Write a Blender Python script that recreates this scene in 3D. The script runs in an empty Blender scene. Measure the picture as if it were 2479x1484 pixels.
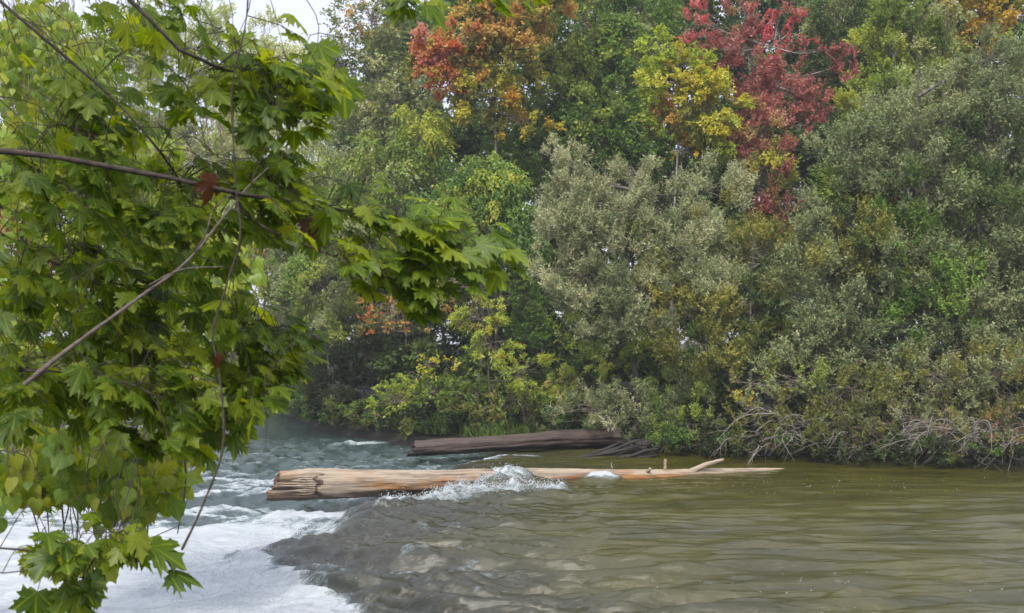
import bpy, math, numpy as np
from mathutils import Vector
S = bpy.context.scene
COL = S.collection
R = math.radians

# ------------------------------------------------------------------ camera
CAM_Z, PITCH, FPX = 3.7, 2.0, 1100.0
cd = bpy.data.cameras.new('camera'); cam = bpy.data.objects.new('camera', cd); COL.objects.link(cam)
cam.location = (0, 0, CAM_Z); cam.rotation_euler = (R(90 + PITCH), 0, 0)
cd.sensor_width = 36; cd.lens = 36 * FPX / 1024; cd.clip_end = 2000; cd.clip_start = 0.05
S.camera = cam
cd.dof.use_dof = True; cd.dof.focus_distance = 32; cd.dof.aperture_fstop = 6.5
# ------------------------------------------------------------------ world, sun, exposure
SUN_EL, SUN_AZ = 52, -12       # azimuth measured from behind the camera (-Y) towards the left when negative
W = bpy.data.worlds.new('World'); S.world = W; W.use_nodes = True
nt = W.node_tree; bg = nt.nodes['Background']
sky = nt.nodes.new('ShaderNodeTexSky'); sky.sky_type = 'NISHITA'; sky.sun_disc = False
sdir = Vector((math.sin(R(SUN_AZ)) * math.cos(R(SUN_EL)), -math.cos(R(SUN_AZ)) * math.cos(R(SUN_EL)), math.sin(R(SUN_EL))))
sky.sun_elevation = R(SUN_EL); sky.sun_rotation = math.atan2(sdir.x, sdir.y)
sky.air_density = 1.0; sky.dust_density = 3.0; sky.altitude = 100
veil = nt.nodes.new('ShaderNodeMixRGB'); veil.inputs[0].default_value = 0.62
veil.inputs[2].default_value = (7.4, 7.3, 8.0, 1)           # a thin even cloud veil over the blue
# overcast law: an even veil of cloud is brighter overhead than at the horizon, the same all round
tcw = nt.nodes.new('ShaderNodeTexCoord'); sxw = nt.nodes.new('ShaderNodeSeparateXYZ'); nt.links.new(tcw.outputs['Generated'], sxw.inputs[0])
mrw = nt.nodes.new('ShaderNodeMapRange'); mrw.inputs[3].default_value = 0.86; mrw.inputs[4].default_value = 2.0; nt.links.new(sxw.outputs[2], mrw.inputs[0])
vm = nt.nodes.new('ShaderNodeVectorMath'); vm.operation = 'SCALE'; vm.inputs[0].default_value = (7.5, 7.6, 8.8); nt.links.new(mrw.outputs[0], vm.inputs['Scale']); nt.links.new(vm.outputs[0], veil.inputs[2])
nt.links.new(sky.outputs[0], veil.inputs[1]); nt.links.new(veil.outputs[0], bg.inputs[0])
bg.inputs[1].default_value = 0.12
sl = bpy.data.lights.new('sun', 'SUN'); sl.energy = 3.0; sl.angle = R(10); sl.color = (1.0, 0.94, 0.84)
so = bpy.data.objects.new('sun', sl); COL.objects.link(so)
so.rotation_euler = (-sdir).to_track_quat('-Z', 'Y').to_euler()
S.view_settings.view_transform = 'Standard'; S.view_settings.look = 'None'
S.view_settings.gamma = 1; S.view_settings.use_curve_mapping = False
S.view_settings.exposure = 0.38
S.render.engine = 'CYCLES'
S.cycles.use_denoising = True
S.cycles.max_bounces = 6; S.cycles.diffuse_bounces = 4; S.cycles.glossy_bounces = 2
S.cycles.transmission_bounces = 3; S.cycles.volume_bounces = 0; S.cycles.transparent_max_bounces = 8
S.cycles.caustics_reflective = False; S.cycles.caustics_refractive = False

# ------------------------------------------------------------------ helpers
cp, sp_ = math.cos(R(PITCH)), math.sin(R(PITCH))
K = 1024 / 2478.0
def P(dx, dy, D):
    """the point at distance D (metres along Y) seen at (dx, dy) of a 2478 wide view"""
    u = (np.asarray(dx, float) * K - 512) / FPX; v = -(np.asarray(dy, float) * K - 306.5) / FPX
    Y = cp - v * sp_; Z = sp_ + v * cp
    return np.stack([u / Y * D, 0 * u + D, CAM_Z + Z / Y * D], -1)
def view_xy(p):
    d = p - np.array([0, 0, CAM_Z]); f = d[..., 1] * cp + d[..., 2] * sp_; v = -d[..., 1] * sp_ + d[..., 2] * cp
    return (d[..., 0] / f * FPX + 512) / K, (-v / f * FPX + 306.5) / K
def mpp(D): return D / FPX * K      # metres per view unit
def norm(a): return a / np.maximum(np.linalg.norm(a, axis=-1, keepdims=True), 1e-9)

_lat = np.random.default_rng(99).random((256, 256))
def vnoise(x, y):
    xi = np.floor(x).astype(int); yi = np.floor(y).astype(int); fx = x - xi; fy = y - yi
    fx = fx * fx * fx * (fx * (fx * 6 - 15) + 10); fy = fy * fy * fy * (fy * (fy * 6 - 15) + 10)
    a = _lat[xi & 255, yi & 255]; b = _lat[(xi + 1) & 255, yi & 255]; c = _lat[xi & 255, (yi + 1) & 255]; d = _lat[(xi + 1) & 255, (yi + 1) & 255]
    return (a + (b - a) * fx) * (1 - fy) + (c + (d - c) * fx) * fy - 0.5
def fbm(x, y, o=4, g=0.5, l=2.03):
    s = 0; a = 1.0
    for i in range(o):
        s = s + a * vnoise(x + 17.3 * i, y - 9.1 * i); a *= g; x, y = (x * 0.8 - y * 0.6) * l, (x * 0.6 + y * 0.8) * l
    return s
def sstep(a, b, x):
    t = np.clip((x - a) / (b - a), 0, 1); return t * t * (3 - 2 * t)

def link(name, me, mat=None, parent=None, **props):
    o = bpy.data.objects.new(name, me); COL.objects.link(o)
    if me is not None and mat is not None and not me.materials: me.materials.append(mat)
    if parent is not None: o.parent = parent; o.matrix_parent_inverse = parent.matrix_basis.inverted()
    for k, v in props.items(): o[k] = v
    return o
def thing(name, loc, label, category, group=None):
    o = bpy.data.objects.new(name, None); COL.objects.link(o); o.empty_display_size = 0.3
    o.location = tuple(float(v) for v in loc); o['label'] = label; o['category'] = category
    if group: o['group'] = group
    return o
def mesh_quads(name, v, f, smooth=False, col=None, coldom='FACE', extra=None):
    me = bpy.data.meshes.new(name); v = np.asarray(v, np.float32); f = np.asarray(f, np.int32)
    me.vertices.add(len(v)); me.vertices.foreach_set('co', v.ravel())
    k = f.shape[1]; me.loops.add(f.size); me.loops.foreach_set('vertex_index', f.ravel())
    me.polygons.add(len(f)); me.polygons.foreach_set('loop_start', np.arange(0, f.size, k, dtype=np.int32))
    if smooth: me.polygons.foreach_set('use_smooth', np.ones(len(f), bool))
    if col is not None:
        a = me.attributes.new('col', 'FLOAT_COLOR', coldom)
        c = np.ones((len(col), 4), np.float32); c[:, :3] = col; a.data.foreach_set('color', c.ravel())
    for n, arr in (extra or {}).items():
        a = me.attributes.new(n, 'FLOAT', 'POINT'); a.data.foreach_set('value', np.asarray(arr, np.float32).ravel())
    me.update(calc_edges=True); me.validate() if False else None
    return me
class MB:
    """collects tubes (quads) into one mesh"""
    def __init__(s): s.v = []; s.f = []; s.n = 0
    def tube(s, pts, rad, sides=6, cap=True, rough=0.0, rng=None):
        pts = np.asarray(pts, float); m = len(pts); rad = np.broadcast_to(np.asarray(rad, float), (m,))
        t = norm(np.gradient(pts, axis=0)); up = np.array([0.13, 0.31, 0.94])
        a = norm(np.cross(t, up)); b = np.cross(t, a)
        th = np.arange(sides) * 2 * math.pi / sides
        rr = rad[:, None] * (1 + (rng.normal(0, rough, (m, sides)) if rough else 0))
        ring = pts[:, None] + rr[..., None] * (np.cos(th)[None, :, None] * a[:, None] + np.sin(th)[None, :, None] * b[:, None])
        base = s.n; s.v.append(ring.reshape(-1, 3)); s.n += m * sides
        i = np.arange(m - 1)[:, None] * sides; j = np.arange(sides)[None]; j2 = (j + 1) % sides
        s.f.append((base + np.stack([i + j, i + j2, i + sides + j2, i + sides + j], -1)).reshape(-1, 4))
        if cap and sides in (4, 6):
            e = base + (m - 1) * sides
            q = [[e, e + 1, e + 2, e + 3]] if sides == 4 else [[e, e + 1, e + 2, e + 3], [e, e + 3, e + 4, e + 5]]
            s.f.append(np.array(q))
    def mesh(s, name, smooth=True): return mesh_quads(name, np.concatenate(s.v), np.concatenate(s.f), smooth)
def spline(ctrl, n):
    c = np.asarray(ctrl, float); d = np.r_[0, np.cumsum(np.linalg.norm(np.diff(c, axis=0), axis=1))]; t = np.linspace(0, d[-1], n)
    m = np.gradient(c, d, axis=0) if len(c) > 2 else np.repeat((c[1:] - c[:1]) / d[-1], 2, 0)
    k = np.clip(np.searchsorted(d, t, side='right') - 1, 0, len(c) - 2); h = (d[k + 1] - d[k])[:, None]; s = ((t - d[k])[:, None]) / h
    return (2*s**3-3*s**2+1)*c[k] + (s**3-2*s**2+s)*h*m[k] + (-2*s**3+3*s**2)*c[k+1] + (s**3-s**2)*h*m[k+1]

# ------------------------------------------------------------------ materials
def newmat(name):
    m = bpy.data.materials.new(name); m.use_nodes = True; t = m.node_tree; t.nodes.clear()
    o = t.nodes.new('ShaderNodeOutputMaterial'); return m, t, o
def N(t, kind, **kw):
    n = t.nodes.new('ShaderNode' + kind)
    for k, v in kw.items():
        if k.startswith('i'): n.inputs[int(k[1:])].default_value = v
        else: setattr(n, k, v)
    return n
def L(t, a, b): t.links.new(a, b)
def math_(t, op, a, b=None, clamp=False):
    n = N(t, 'Math', operation=op, use_clamp=clamp)
    for i, v in enumerate((a, b)):
        if v is None: continue
        if isinstance(v, (int, float)): n.inputs[i].default_value = v
        else: L(t, v, n.inputs[i])
    return n.outputs[0]
def leaf_shader(t, o, colour, trans=0.4, tint=(1.25, 1.2, 0.55), gloss=0.05, rough=0.45):
    d = N(t, 'BsdfDiffuse'); tr = N(t, 'BsdfTranslucent'); L(t, colour, d.inputs[0])
    mu = N(t, 'MixRGB', blend_type='MULTIPLY', i0=1.0); L(t, colour, mu.inputs[1]); mu.inputs[2].default_value = (*tint, 1)
    L(t, mu.outputs[0], tr.inputs[0])
    m1 = N(t, 'MixShader', i0=trans); L(t, d.outputs[0], m1.inputs[1]); L(t, tr.outputs[0], m1.inputs[2])
    if gloss:
        g = N(t, 'BsdfGlossy', i1=rough); g.inputs[0].default_value = (0.9, 0.95, 1, 1)
        m2 = N(t, 'MixShader', i0=gloss); L(t, m1.outputs[0], m2.inputs[1]); L(t, g.outputs[0], m2.inputs[2]); m1 = m2
    L(t, m1.outputs[0], o.inputs[0])
def mat_foliage(name, trans=0.42, gloss=0.015, tint=(1.2, 1.15, 0.6)):
    m, t, o = newmat(name); a = N(t, 'Attribute', attribute_name='col')
    leaf_shader(t, o, a.outputs[0], trans, tint, gloss); return m
M_FOL = mat_foliage('far_foliage'); M_WIL = mat_foliage('willow_foliage', 0.28, 0.0, (1, 1, .8))
def mat_maple(name, c1, c2, c3, trans, vein=0.35, spots=0.0):
    m, t, o = newmat(name)
    a = N(t, 'Attribute', attribute_name='rnd'); oi = N(t, 'ObjectInfo')
    r = math_(t, 'FRACT', math_(t, 'ADD', a.outputs[2], oi.outputs['Random']))
    ramp = N(t, 'ValToRGB'); e = ramp.color_ramp.elements; e[0].color = (*c1, 1); e[1].color = (*c3, 1); x = e.new(0.55); x.color = (*c2, 1)
    L(t, r, ramp.inputs[0])
    uv = N(t, 'UVMap'); uv.uv_map = 'leaf'; sx = N(t, 'SeparateXYZ'); L(t, uv.outputs[0], sx.inputs[0])
    ang = math_(t, 'ABSOLUTE', math_(t, 'ARCTAN2', sx.outputs[0], math_(t, 'ADD', sx.outputs[1], 0.02)))
    vd = None
    for va in (0.0, 0.80, 1.75):
        dlt = math_(t, 'ABSOLUTE', math_(t, 'SUBTRACT', ang, va)); vd = dlt if vd is None else math_(t, 'MINIMUM', vd, dlt)
    vein_f = math_(t, 'SUBTRACT', 1.0, math_(t, 'MULTIPLY', vd, 14.0), clamp=True)
    ns = N(t, 'TexNoise'); ns.inputs['Scale'].default_value = 7; ns.inputs['Detail'].default_value = 3; L(t, uv.outputs[0], ns.inputs[0])
    mot = N(t, 'MixRGB', blend_type='MULTIPLY'); mot.inputs[0].default_value = 0.5; L(t, ramp.outputs[0], mot.inputs[1])
    cr = N(t, 'ValToRGB'); cr.color_ramp.elements[0].color = (.5, .55, .5, 1); cr.color_ramp.elements[1].color = (1.35, 1.3, 1.2, 1); L(t, ns.outputs[0], cr.inputs[0]); L(t, cr.outputs[0], mot.inputs[2])
    sp = N(t, 'TexNoise'); sp.inputs['Scale'].default_value = 5; sp.inputs['Detail'].default_value = 2; va = N(t, 'VectorMath', operation='ADD'); cx = N(t, 'CombineXYZ'); L(t, math_(t, 'MULTIPLY', r, 37.0), cx.inputs[0]); L(t, uv.outputs[0], va.inputs[0]); L(t, cx.outputs[0], va.inputs[1]); L(t, va.outputs[0], sp.inputs[0])
    br = N(t, 'MixRGB'); L(t, math_(t, 'MULTIPLY', math_(t, 'SUBTRACT', sp.outputs[0], .66), 9.0, clamp=True), br.inputs[0]); L(t, mot.outputs[0], br.inputs[1]); br.inputs[2].default_value = (.10, .055, .015, 1); mot = br
    mv = N(t, 'MixRGB', blend_type='MIX'); L(t, math_(t, 'MULTIPLY', vein_f, vein), mv.inputs[0]); L(t, mot.outputs[0], mv.inputs[1])
    mv.inputs[2].default_value = (*[min(1, v * 2.0) for v in c3], 1)
    leaf_shader(t, o, mv.outputs[0], trans, (1.4, 1.25, .45), 0.025, 0.5); return m
M_MAPLE = mat_maple('maple_leaf', (.085, .165, .007), (.18, .29, .012), (.38, .45, .026), 0.68)
M_VINE = mat_maple('vine_leaf', (.14, .25, .03), (.25, .36, .04), (.40, .43, .055), 0.5, 0.2)
M_DEAD = mat_maple('dead_leaf', (.05, .012, .006), (.09, .025, .01), (.15, .05, .015), 0.2)
def mat_bark(name, c1, c2, scale=6, stretch=(1, 1, 0.2), bump=0.4, rough=0.9):
    m, t, o = newmat(name); b = N(t, 'BsdfPrincipled'); b.inputs['Roughness'].default_value = rough
    tc = N(t, 'TexCoord'); mp = N(t, 'Mapping'); mp.inputs['Scale'].default_value = stretch; L(t, tc.outputs['Object'], mp.inputs[0])
    n = N(t, 'TexNoise'); n.inputs['Scale'].default_value = scale; n.inputs['Detail'].default_value = 6; L(t, mp.outputs[0], n.inputs[0])
    r = N(t, 'ValToRGB'); r.color_ramp.elements[0].position = .3; r.color_ramp.elements[1].position = .7
    r.color_ramp.elements[0].color = (*c1, 1); r.color_ramp.elements[1].color = (*c2, 1); L(t, n.outputs[0], r.inputs[0]); L(t, r.outputs[0], b.inputs['Base Color'])
    bp = N(t, 'Bump'); bp.inputs['Strength'].default_value = bump; bp.inputs['Distance'].default_value = 0.02; L(t, n.outputs[0], bp.inputs['Height']); L(t, bp.outputs[0], b.inputs['Normal'])
    L(t, b.outputs[0], o.inputs[0]); return m
M_BARK = mat_bark('grey_bark', (.05, .042, .034), (.16, .14, .12))
M_PALEBARK = mat_bark('pale_bark', (.16, .15, .13), (.38, .36, .33))
M_TWIG = mat_bark('twig_bark', (.09, .07, .055), (.26, .21, .17), 10)
M_LIMB = mat_bark('maple_bark', (.030, .022, .017), (.10, .078, .06), 40, (1, 1, 1))
M_STICK = mat_bark('dead_wood', (.11, .085, .07), (.25, .20, .17), 40, (1, 1, 1))
M_SOIL = mat_bark('bank_soil', (.005, .005, .003), (.016, .015, .009), 1.3, (1, 1, 1), 0.6)

# ------------------------------------------------------------------ terrain
BANK_R = [(90, 20), (40, 27), (18, 31.5), (14, 33.6), (9, 35.6), (4.5, 38.2), (0, 43.5), (-4.4, 45), (-6.4, 48), (-9.4, 54.5), (-12.5, 64), (-22, 104), (-40, 170), (-60, 230)]
BANK_L = [(-95, 230), (-62, 160), (-36, 100), (-27, 70), (-21, 45), (-16, 30), (-13.5, 20), (-10, 12), (-7, 7), (-4, 5), (0, 5.2), (15, 6), (40, 7), (90, 7)]
POLY = np.array(BANK_R + BANK_L, float)
def poly_sd(x, y, poly):
    a = poly; b = np.roll(poly, -1, 0); d = np.full(x.shape, 1e9); ins = np.zeros(x.shape, bool)
    for (ax, ay), (bx, by) in zip(a, b):
        ex, ey = bx - ax, by - ay; h = np.clip(((x - ax) * ex + (y - ay) * ey) / (ex * ex + ey * ey), 0, 1)
        d = np.minimum(d, (x - ax - h * ex) ** 2 + (y - ay - h * ey) ** 2)
        c = ((ay > y) != (by > y)) & (x < (bx - ax) * (y - ay) / (by - ay + 1e-12) + ax); ins ^= c
    return np.sqrt(d) * np.where(ins, -1, 1)
def ground_z(x, y):
    x = np.asarray(x, float); y = np.asarray(y, float); d = poly_sd(x, y, POLY) + 0.5 * fbm(x / 2.2, y / 2.2, 3)
    near = sstep(14, 4, y)
    up = -0.12 + 0.24 * sstep(0, 2.5, d) + (0.9 + 1.1 * near) * sstep(1.5, 9 - 5 * near, d) + 3.0 * sstep(15, 120, d) * (1 - near)
    return np.where(d > 0, up + 0.12 * fbm(x, y, 3) * sstep(0, 1, d), np.maximum(-1.6, -0.12 + 0.9 * d))
def grid_faces(nu, nv):
    i = np.arange(nu - 1)[:, None] * nv; j = np.arange(nv - 1)[None]
    return np.stack([i + j, i + nv + j, i + nv + j + 1, i + j + 1], -1).reshape(-1, 4)
gx = np.concatenate([-600 + 0 * np.arange(1), -np.geomspace(450, 41, 14), np.linspace(-40, 30, 160), np.geomspace(31, 450, 14), [600]])
gy = np.concatenate([[-300], -np.geomspace(200, 7, 8), np.linspace(-6, 75, 170), np.geomspace(77, 700, 24)])
GX, GY = np.meshgrid(gx, gy, indexing='ij'); GZ = ground_z(GX, GY)
link('ground', mesh_quads('ground', np.stack([GX, GY, GZ], -1).reshape(-1, 3), grid_faces(*GX.shape), True), M_SOIL, kind='structure')

# ------------------------------------------------------------------ logs: position of the main one
LOG_A = np.array([-5.75, 27.0, 0.29]); LOG_B = np.array([9.4, 33.6, -0.26])
def log_r(t): return 0.37 - 0.17 * t
LDIR = norm(LOG_B - LOG_A); LLEN = np.linalg.norm(LOG_B - LOG_A)

# ------------------------------------------------------------------ water
lipY = [6, 12, 15.2, 16.6, 18.2, 19.6, 20.6, 22, 23.6, 26, 28, 30, 33, 36, 40, 44]
lipX = [-1.2, -1.6, -1.85, -2.05, -2.8, -3.9, -4.2, -3.9, -3.4, -2.9, -2.9, -2.9, -2.0, -1.0, -0.2, 0.4]
def lip(y): return np.interp(y, lipY, lipX)
CREST = P(np.array([920, 1000, 1070, 1130, 1200, 1280, 1340]), np.array([1222, 1205, 1195, 1195, 1190, 1198, 1200]), np.array([26.1, 26.7, 27.1, 27.4, 27.7, 27.9, 27.8]))
def seg_d(x, y, pts):
    d = np.full(x.shape, 1e9)
    for a, b in zip(pts[:-1], pts[1:]):
        ex, ey = b[0] - a[0], b[1] - a[1]; h = np.clip(((x - a[0]) * ex + (y - a[1]) * ey) / (ex * ex + ey * ey), 0, 1)
        d = np.minimum(d, (x - a[0] - h * ex) ** 2 + (y - a[1] - h * ey) ** 2)
    return np.sqrt(d)
def gauss(x, y, cx, cy, sx, sy, rot=0.0):
    c, s = math.cos(rot), math.sin(rot); u = (x - cx) * c + (y - cy) * s; v = -(x - cx) * s + (y - cy) * c
    return np.exp(-(u / sx) ** 2 - (v / sy) ** 2)
def water(x, y):
    s = x - lip(y) - 0.4 * fbm(x / 1.1, y / 1.1, 4) - 0.25 * np.sin(y * 1.7)
    low = sstep(0.5, -1.6, s)                    # 1 in the lower channel
    z = -0.42 * low - 0.10 * np.exp(-np.clip(s, 0, 99) / 2.5) * (1 - low)
    near_lip = np.exp(-(np.clip(s, 0, 99) / 5.0) ** 2)
    # pool ripples: long crests lying roughly along x, bending down toward the lip
    yy = y - 0.055 * np.clip(2.5 - x, 0, 9) ** 2 + 0.6 * fbm(x / 4, y / 4, 2)
    xx = x + 0.8 * fbm(x / 3 + 40, y / 3, 2)
    fore = sstep(34, 17, y)
    rip = 0.07 * fbm(xx / 4.5, yy / 1.3, 2, .5) + 0.135 * fbm(xx / 2.4 + 3, yy / 0.34, 2, .45) + 0.085 * fbm(xx / 1.05 + 9, yy / 0.15, 2, .5)
    z = z + (1 - low) * rip * (0.16 + 0.8 * fore + 1.1 * near_lip)
    ch = fbm(x / 0.8 + 3, y / 0.8, 4, .55)
    z = z + (1 - low) * near_lip * (0.10 * ch + .05 * fbm(x / .5 + 8, y / .16, 3) + .24 * fbm((x * .93 + yy * .36) / 2.0, (-x * .36 + yy * .93) / .42 + 4, 3, .5)) * sstep(33, 28, y)
    # standing wave in the accelerating water
    z = z + 0.10 * gauss(x, y, 2.2, 22.5, 1.6, 0.5, 0.25) + 0.07 * gauss(x, y, 1.9, 21.2, 1.3, .35, .3) - 0.10 * gauss(x, y, 0.7, 16.2, 1.1, 2.0, -.3)
    # rough water below
    rid = 1 - np.abs(fbm(x / 1.9 + 31, y / 1.5, 4, .55)) * 2.4
    rid2 = 1 - np.abs(fbm(x / 0.7 + 11, y / 0.55 + 5, 3, .5)) * 2.4
    calm = sstep(40, 60, y)
    off = .9 * sstep(21.5, 19, y); sheet = sstep(25.6, 24.2, y + 0.5 * fbm(x / 1.5, y * 0, 3)) * sstep(-.9 + off, -2.0 + off, s)       # the flat white sheet
    z = z + low * (1 - sheet * 0.5) * ((0.20 * np.clip(rid, -.5, 1) + 0.07 * np.clip(rid2, -.5, 1) - 0.12) * (1 - 0.75 * calm))
    mound = gauss(x, y, -3.6, 16.0, 1.9, 3.2, 0.25)
    z = z + low * mound * (0.22 + 0.12 * ch)
    # water heaped against and over the log
    dc = seg_d(x, y, CREST); jag = 0.5 + 1.1 * np.abs(fbm(x / 0.5, y / 0.5, 3)) + 0.5 * fbm(x / .2, y / .2, 2)
    z = z + 0.34 * np.exp(-(dc / 0.50) ** 2) * jag * (.7 + .9 * np.clip(fbm(x / .45 + 7, y / .3, 3), -.3, .5))
    hump = gauss(x, y, -0.25, 29.1, 1.15, 0.66, 0.4); z = z + 0.52 * hump * (0.85 + 0.35 * fbm(x / .35, y / .35, 3))
    hump2 = gauss(x, y, 2.45, 30.1, 0.50, 0.40); z = z + 0.30 * hump2 * (.8 + .5 * fbm(x / .3, y / .3, 3))
    # ---- foam amount
    fo = np.zeros(x.shape)
    fo = np.maximum(fo, sheet * 1.5)
    fo = np.maximum(fo, low * mound * 1.25 * (0.8 + 0.5 * ch))
    band = gauss(x, y, -4.6, 26.6, 2.6, 1.3, 0.25); fo = np.maximum(fo, low * band * 1.15); fo = np.maximum(fo, sstep(22.5, 20.5, y) * sstep(.1, -.55, s) * (1.05 + .5 * ch))
    fo = np.maximum(fo, low * gauss(x, y, -7.0, 28.4, 1.6, .8) * .95)
    fo = np.maximum(fo, low * (1 - calm * .75) * sstep(0.30, 1.0, rid) * (0.52 + 0.45 * np.exp(-((y - 28) / 8) ** 2)))
    fo = np.maximum(fo, 0.80 * np.exp(-((s + .75) / 0.75) ** 2) * sstep(32, 27, y))
    fo = np.maximum(fo, np.exp(-(dc / 0.55) ** 2) * np.clip(.58 + jag * .40, 0, 1.25))
    fo = np.maximum(fo, hump * .9); fo = np.maximum(fo, hump2 * 1.5)
    fo = np.maximum(fo, near_lip * (1 - low) * sstep(.15, .55, ch) * .66 * sstep(30, 26, y))
    for (a, b, sx, sy, k) in ((-6.3, 45.2, 1.7, .55, .9), (-2.0, 35.9, 1.2, .5, 1.1), (-1.0, 37.2, .9, .8, 1.5), (.4, 37.2, .8, .5, .8), (0.6, 36.8, .9, .6, .55), (-6.9, 40, 1.2, .3, .6)):
        fo = np.maximum(fo, gauss(x, y, a, b, sx, sy) * k)
    z = z + 0.12 * gauss(x, y, -6.3, 45.2, 1.6, .5) * (1 + ch)
    aer = np.clip(sstep(6.5, -.5, s) , 0, 1) * (1 - .35 * sstep(30, 36, y) * (s > 0))
    return z, fo, np.clip(low, 0, 1), aer
rowY = np.concatenate([np.geomspace(7, 13.6, 20)[:-1], np.geomspace(13.6, 48, 520), np.geomspace(48.6, 240, 60)])
tt = np.concatenate([np.linspace(-2.2, -0.66, 22)[:-1], np.linspace(-0.66, 0.60, 560), np.linspace(0.60, 2.2, 22)[1:]])
WY, WT = np.meshgrid(rowY, tt, indexing='ij'); WX = WT * WY
WZ, WF, WL, WA = water(WX, WY)
m, t, o = newmat('river_water')
tc = N(t, 'TexCoord'); pos = tc.outputs['Object']
fo = N(t, 'Attribute', attribute_name='foam'); lw = N(t, 'Attribute', attribute_name='low'); ae = N(t, 'Attribute', attribute_name='aer')
def mapped(scale, rot=0.0):
    mp = N(t, 'Mapping'); mp.inputs['Scale'].default_value = scale; mp.inputs['Rotation'].default_value = (0, 0, rot); L(t, pos, mp.inputs[0]); return mp.outputs[0]
def noise(vec, scale, det=5, dist=0.0, rough=.55):
    n = N(t, 'TexNoise'); n.inputs['Scale'].default_value = scale; n.inputs['Detail'].default_value = det; n.inputs['Distortion'].default_value = dist; n.inputs['Roughness'].default_value = rough; L(t, vec, n.inputs[0]); return n.outputs[0]
r1 = noise(mapped((.7, 3.2, 1)), 2.4, 7, .6, .65); r2 = noise(mapped((.8, 3.0, 1), .12), 7.5, 6, .5, .7)
f1 = noise(mapped((.8, 1.9, 1), -.5), 3.2, 9, 1.4, .70); f2 = noise(mapped((1, 1, 1)), 16, 4, .3, .6)
fn = math_(t, 'ADD', math_(t, 'MULTIPLY', f1, .75), math_(t, 'MULTIPLY', f2, .25))
thr = math_(t, 'SUBTRACT', math_(t, 'ADD', fn, math_(t, 'MULTIPLY', fo.outputs[2], 0.62)), 0.78)
foam = math_(t, 'MULTIPLY', thr, 3.4, clamp=True)
pool = N(t, 'ValToRGB'); pool.color_ramp.elements[0].color = (.030, .029, .004, 1); pool.color_ramp.elements[1].color = (.060, .055, .008, 1)
pool.color_ramp.elements[0].position = .35; pool.color_ramp.elements[1].position = .65; L(t, noise(mapped((.35, .8, 1)), 1.0, 3), pool.inputs[0])
aerc = N(t, 'MixRGB'); aerc.inputs[2].default_value = (.020, .022, .015, 1); L(t, math_(t, 'MULTIPLY', ae.outputs[2], .95), aerc.inputs[0]); L(t, pool.outputs[0], aerc.inputs[1])
lowc = N(t, 'MixRGB'); lowc.inputs[2].default_value = (.032, .052, .052, 1); L(t, lw.outputs[2], lowc.inputs[0]); L(t, aerc.outputs[0], lowc.inputs[1])
wb = N(t, 'BsdfPrincipled'); wb.inputs['Roughness'].default_value = .05; wb.inputs['IOR'].default_value = 1.5; L(t, lowc.outputs[0], wb.inputs['Base Color'])
hgt = math_(t, 'ADD', math_(t, 'MULTIPLY', r1, .65), math_(t, 'MULTIPLY', r2, .35))
b1 = N(t, 'Bump'); b1.inputs['Strength'].default_value = .8; b1.inputs['Distance'].default_value = .045; L(t, hgt, b1.inputs['Height']); L(t, b1.outputs[0], wb.inputs['Normal'])
fb = N(t, 'BsdfPrincipled'); fb.inputs['Roughness'].default_value = .6; fb.inputs['Subsurface Weight'].default_value = 0
fc = N(t, 'MixRGB'); fc.inputs[1].default_value = (.19, .25, .255, 1); fc.inputs[2].default_value = (.43, .45, .47, 1)
L(t, math_(t, 'MULTIPLY', math_(t, 'SUBTRACT', math_(t, 'ADD', math_(t, 'MULTIPLY', foam, .55), fn), .62), 1.9, clamp=True), fc.inputs[0]); st = N(t, 'ValToRGB'); st.color_ramp.elements[0].position = .36; st.color_ramp.elements[1].position = .60; st.color_ramp.elements[0].color = (.78, .83, .84, 1); st.color_ramp.elements[1].color = (1.05, 1.05, 1.05, 1)
L(t, noise(mapped((.45, 2.4, 1), -.35), 1.7, 8, 1.2, .65), st.inputs[0]); fm = N(t, 'MixRGB', blend_type='MULTIPLY', i0=1.0); L(t, fc.outputs[0], fm.inputs[1]); L(t, st.outputs[0], fm.inputs[2]); L(t, fm.outputs[0], fb.inputs['Base Color'])
b2 = N(t, 'Bump'); b2.inputs['Strength'].default_value = .5; b2.inputs['Distance'].default_value = .14; L(t, fn, b2.inputs['Height']); L(t, b2.outputs[0], fb.inputs['Normal'])
ms = N(t, 'MixShader'); L(t, foam, ms.inputs[0]); L(t, wb.outputs[0], ms.inputs[1]); L(t, fb.outputs[0], ms.inputs[2]); L(t, ms.outputs[0], o.inputs[0])
M_WATER = m
link('water', mesh_quads('water', np.stack([WX, WY, WZ], -1).reshape(-1, 3), grid_faces(*WX.shape), True,
     extra={'foam': WF, 'low': WL, 'aer': WA}), M_WATER, kind='structure')

# spray: small drops and torn flecks thrown up along the log and the lip
m, t, o = newmat('white_spray'); b = N(t, 'BsdfPrincipled'); b.inputs['Base Color'].default_value = (.52, .55, .58, 1); b.inputs['Roughness'].default_value = .25; L(t, b.outputs[0], o.inputs[0]); M_SPRAY = m
def drops(name, pts, rad, label, seed):
    rng = np.random.default_rng(seed); n = len(pts)
    q = norm(rng.normal(size=(n, 3))); w = norm(np.cross(q, rng.normal(size=(n, 3)))); u = np.cross(q, w); st = rng.uniform(.7, 1.9, (n, 1))
    v = np.stack([pts + q * rad * st, pts + w * rad, pts + u * rad, pts - w * rad, pts - u * rad, pts - q * rad * .7], 1).reshape(-1, 3)
    F = np.array([[0, 1, 2], [0, 2, 3], [0, 3, 4], [0, 4, 1], [5, 2, 1], [5, 3, 2], [5, 4, 3], [5, 1, 4]])
    f = (np.arange(n)[:, None, None] * 6 + F[None]).reshape(-1, 3)
    return link(name, mesh_quads(name, v, f, True), M_SPRAY, kind='stuff', label=label, category='water spray')
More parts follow.
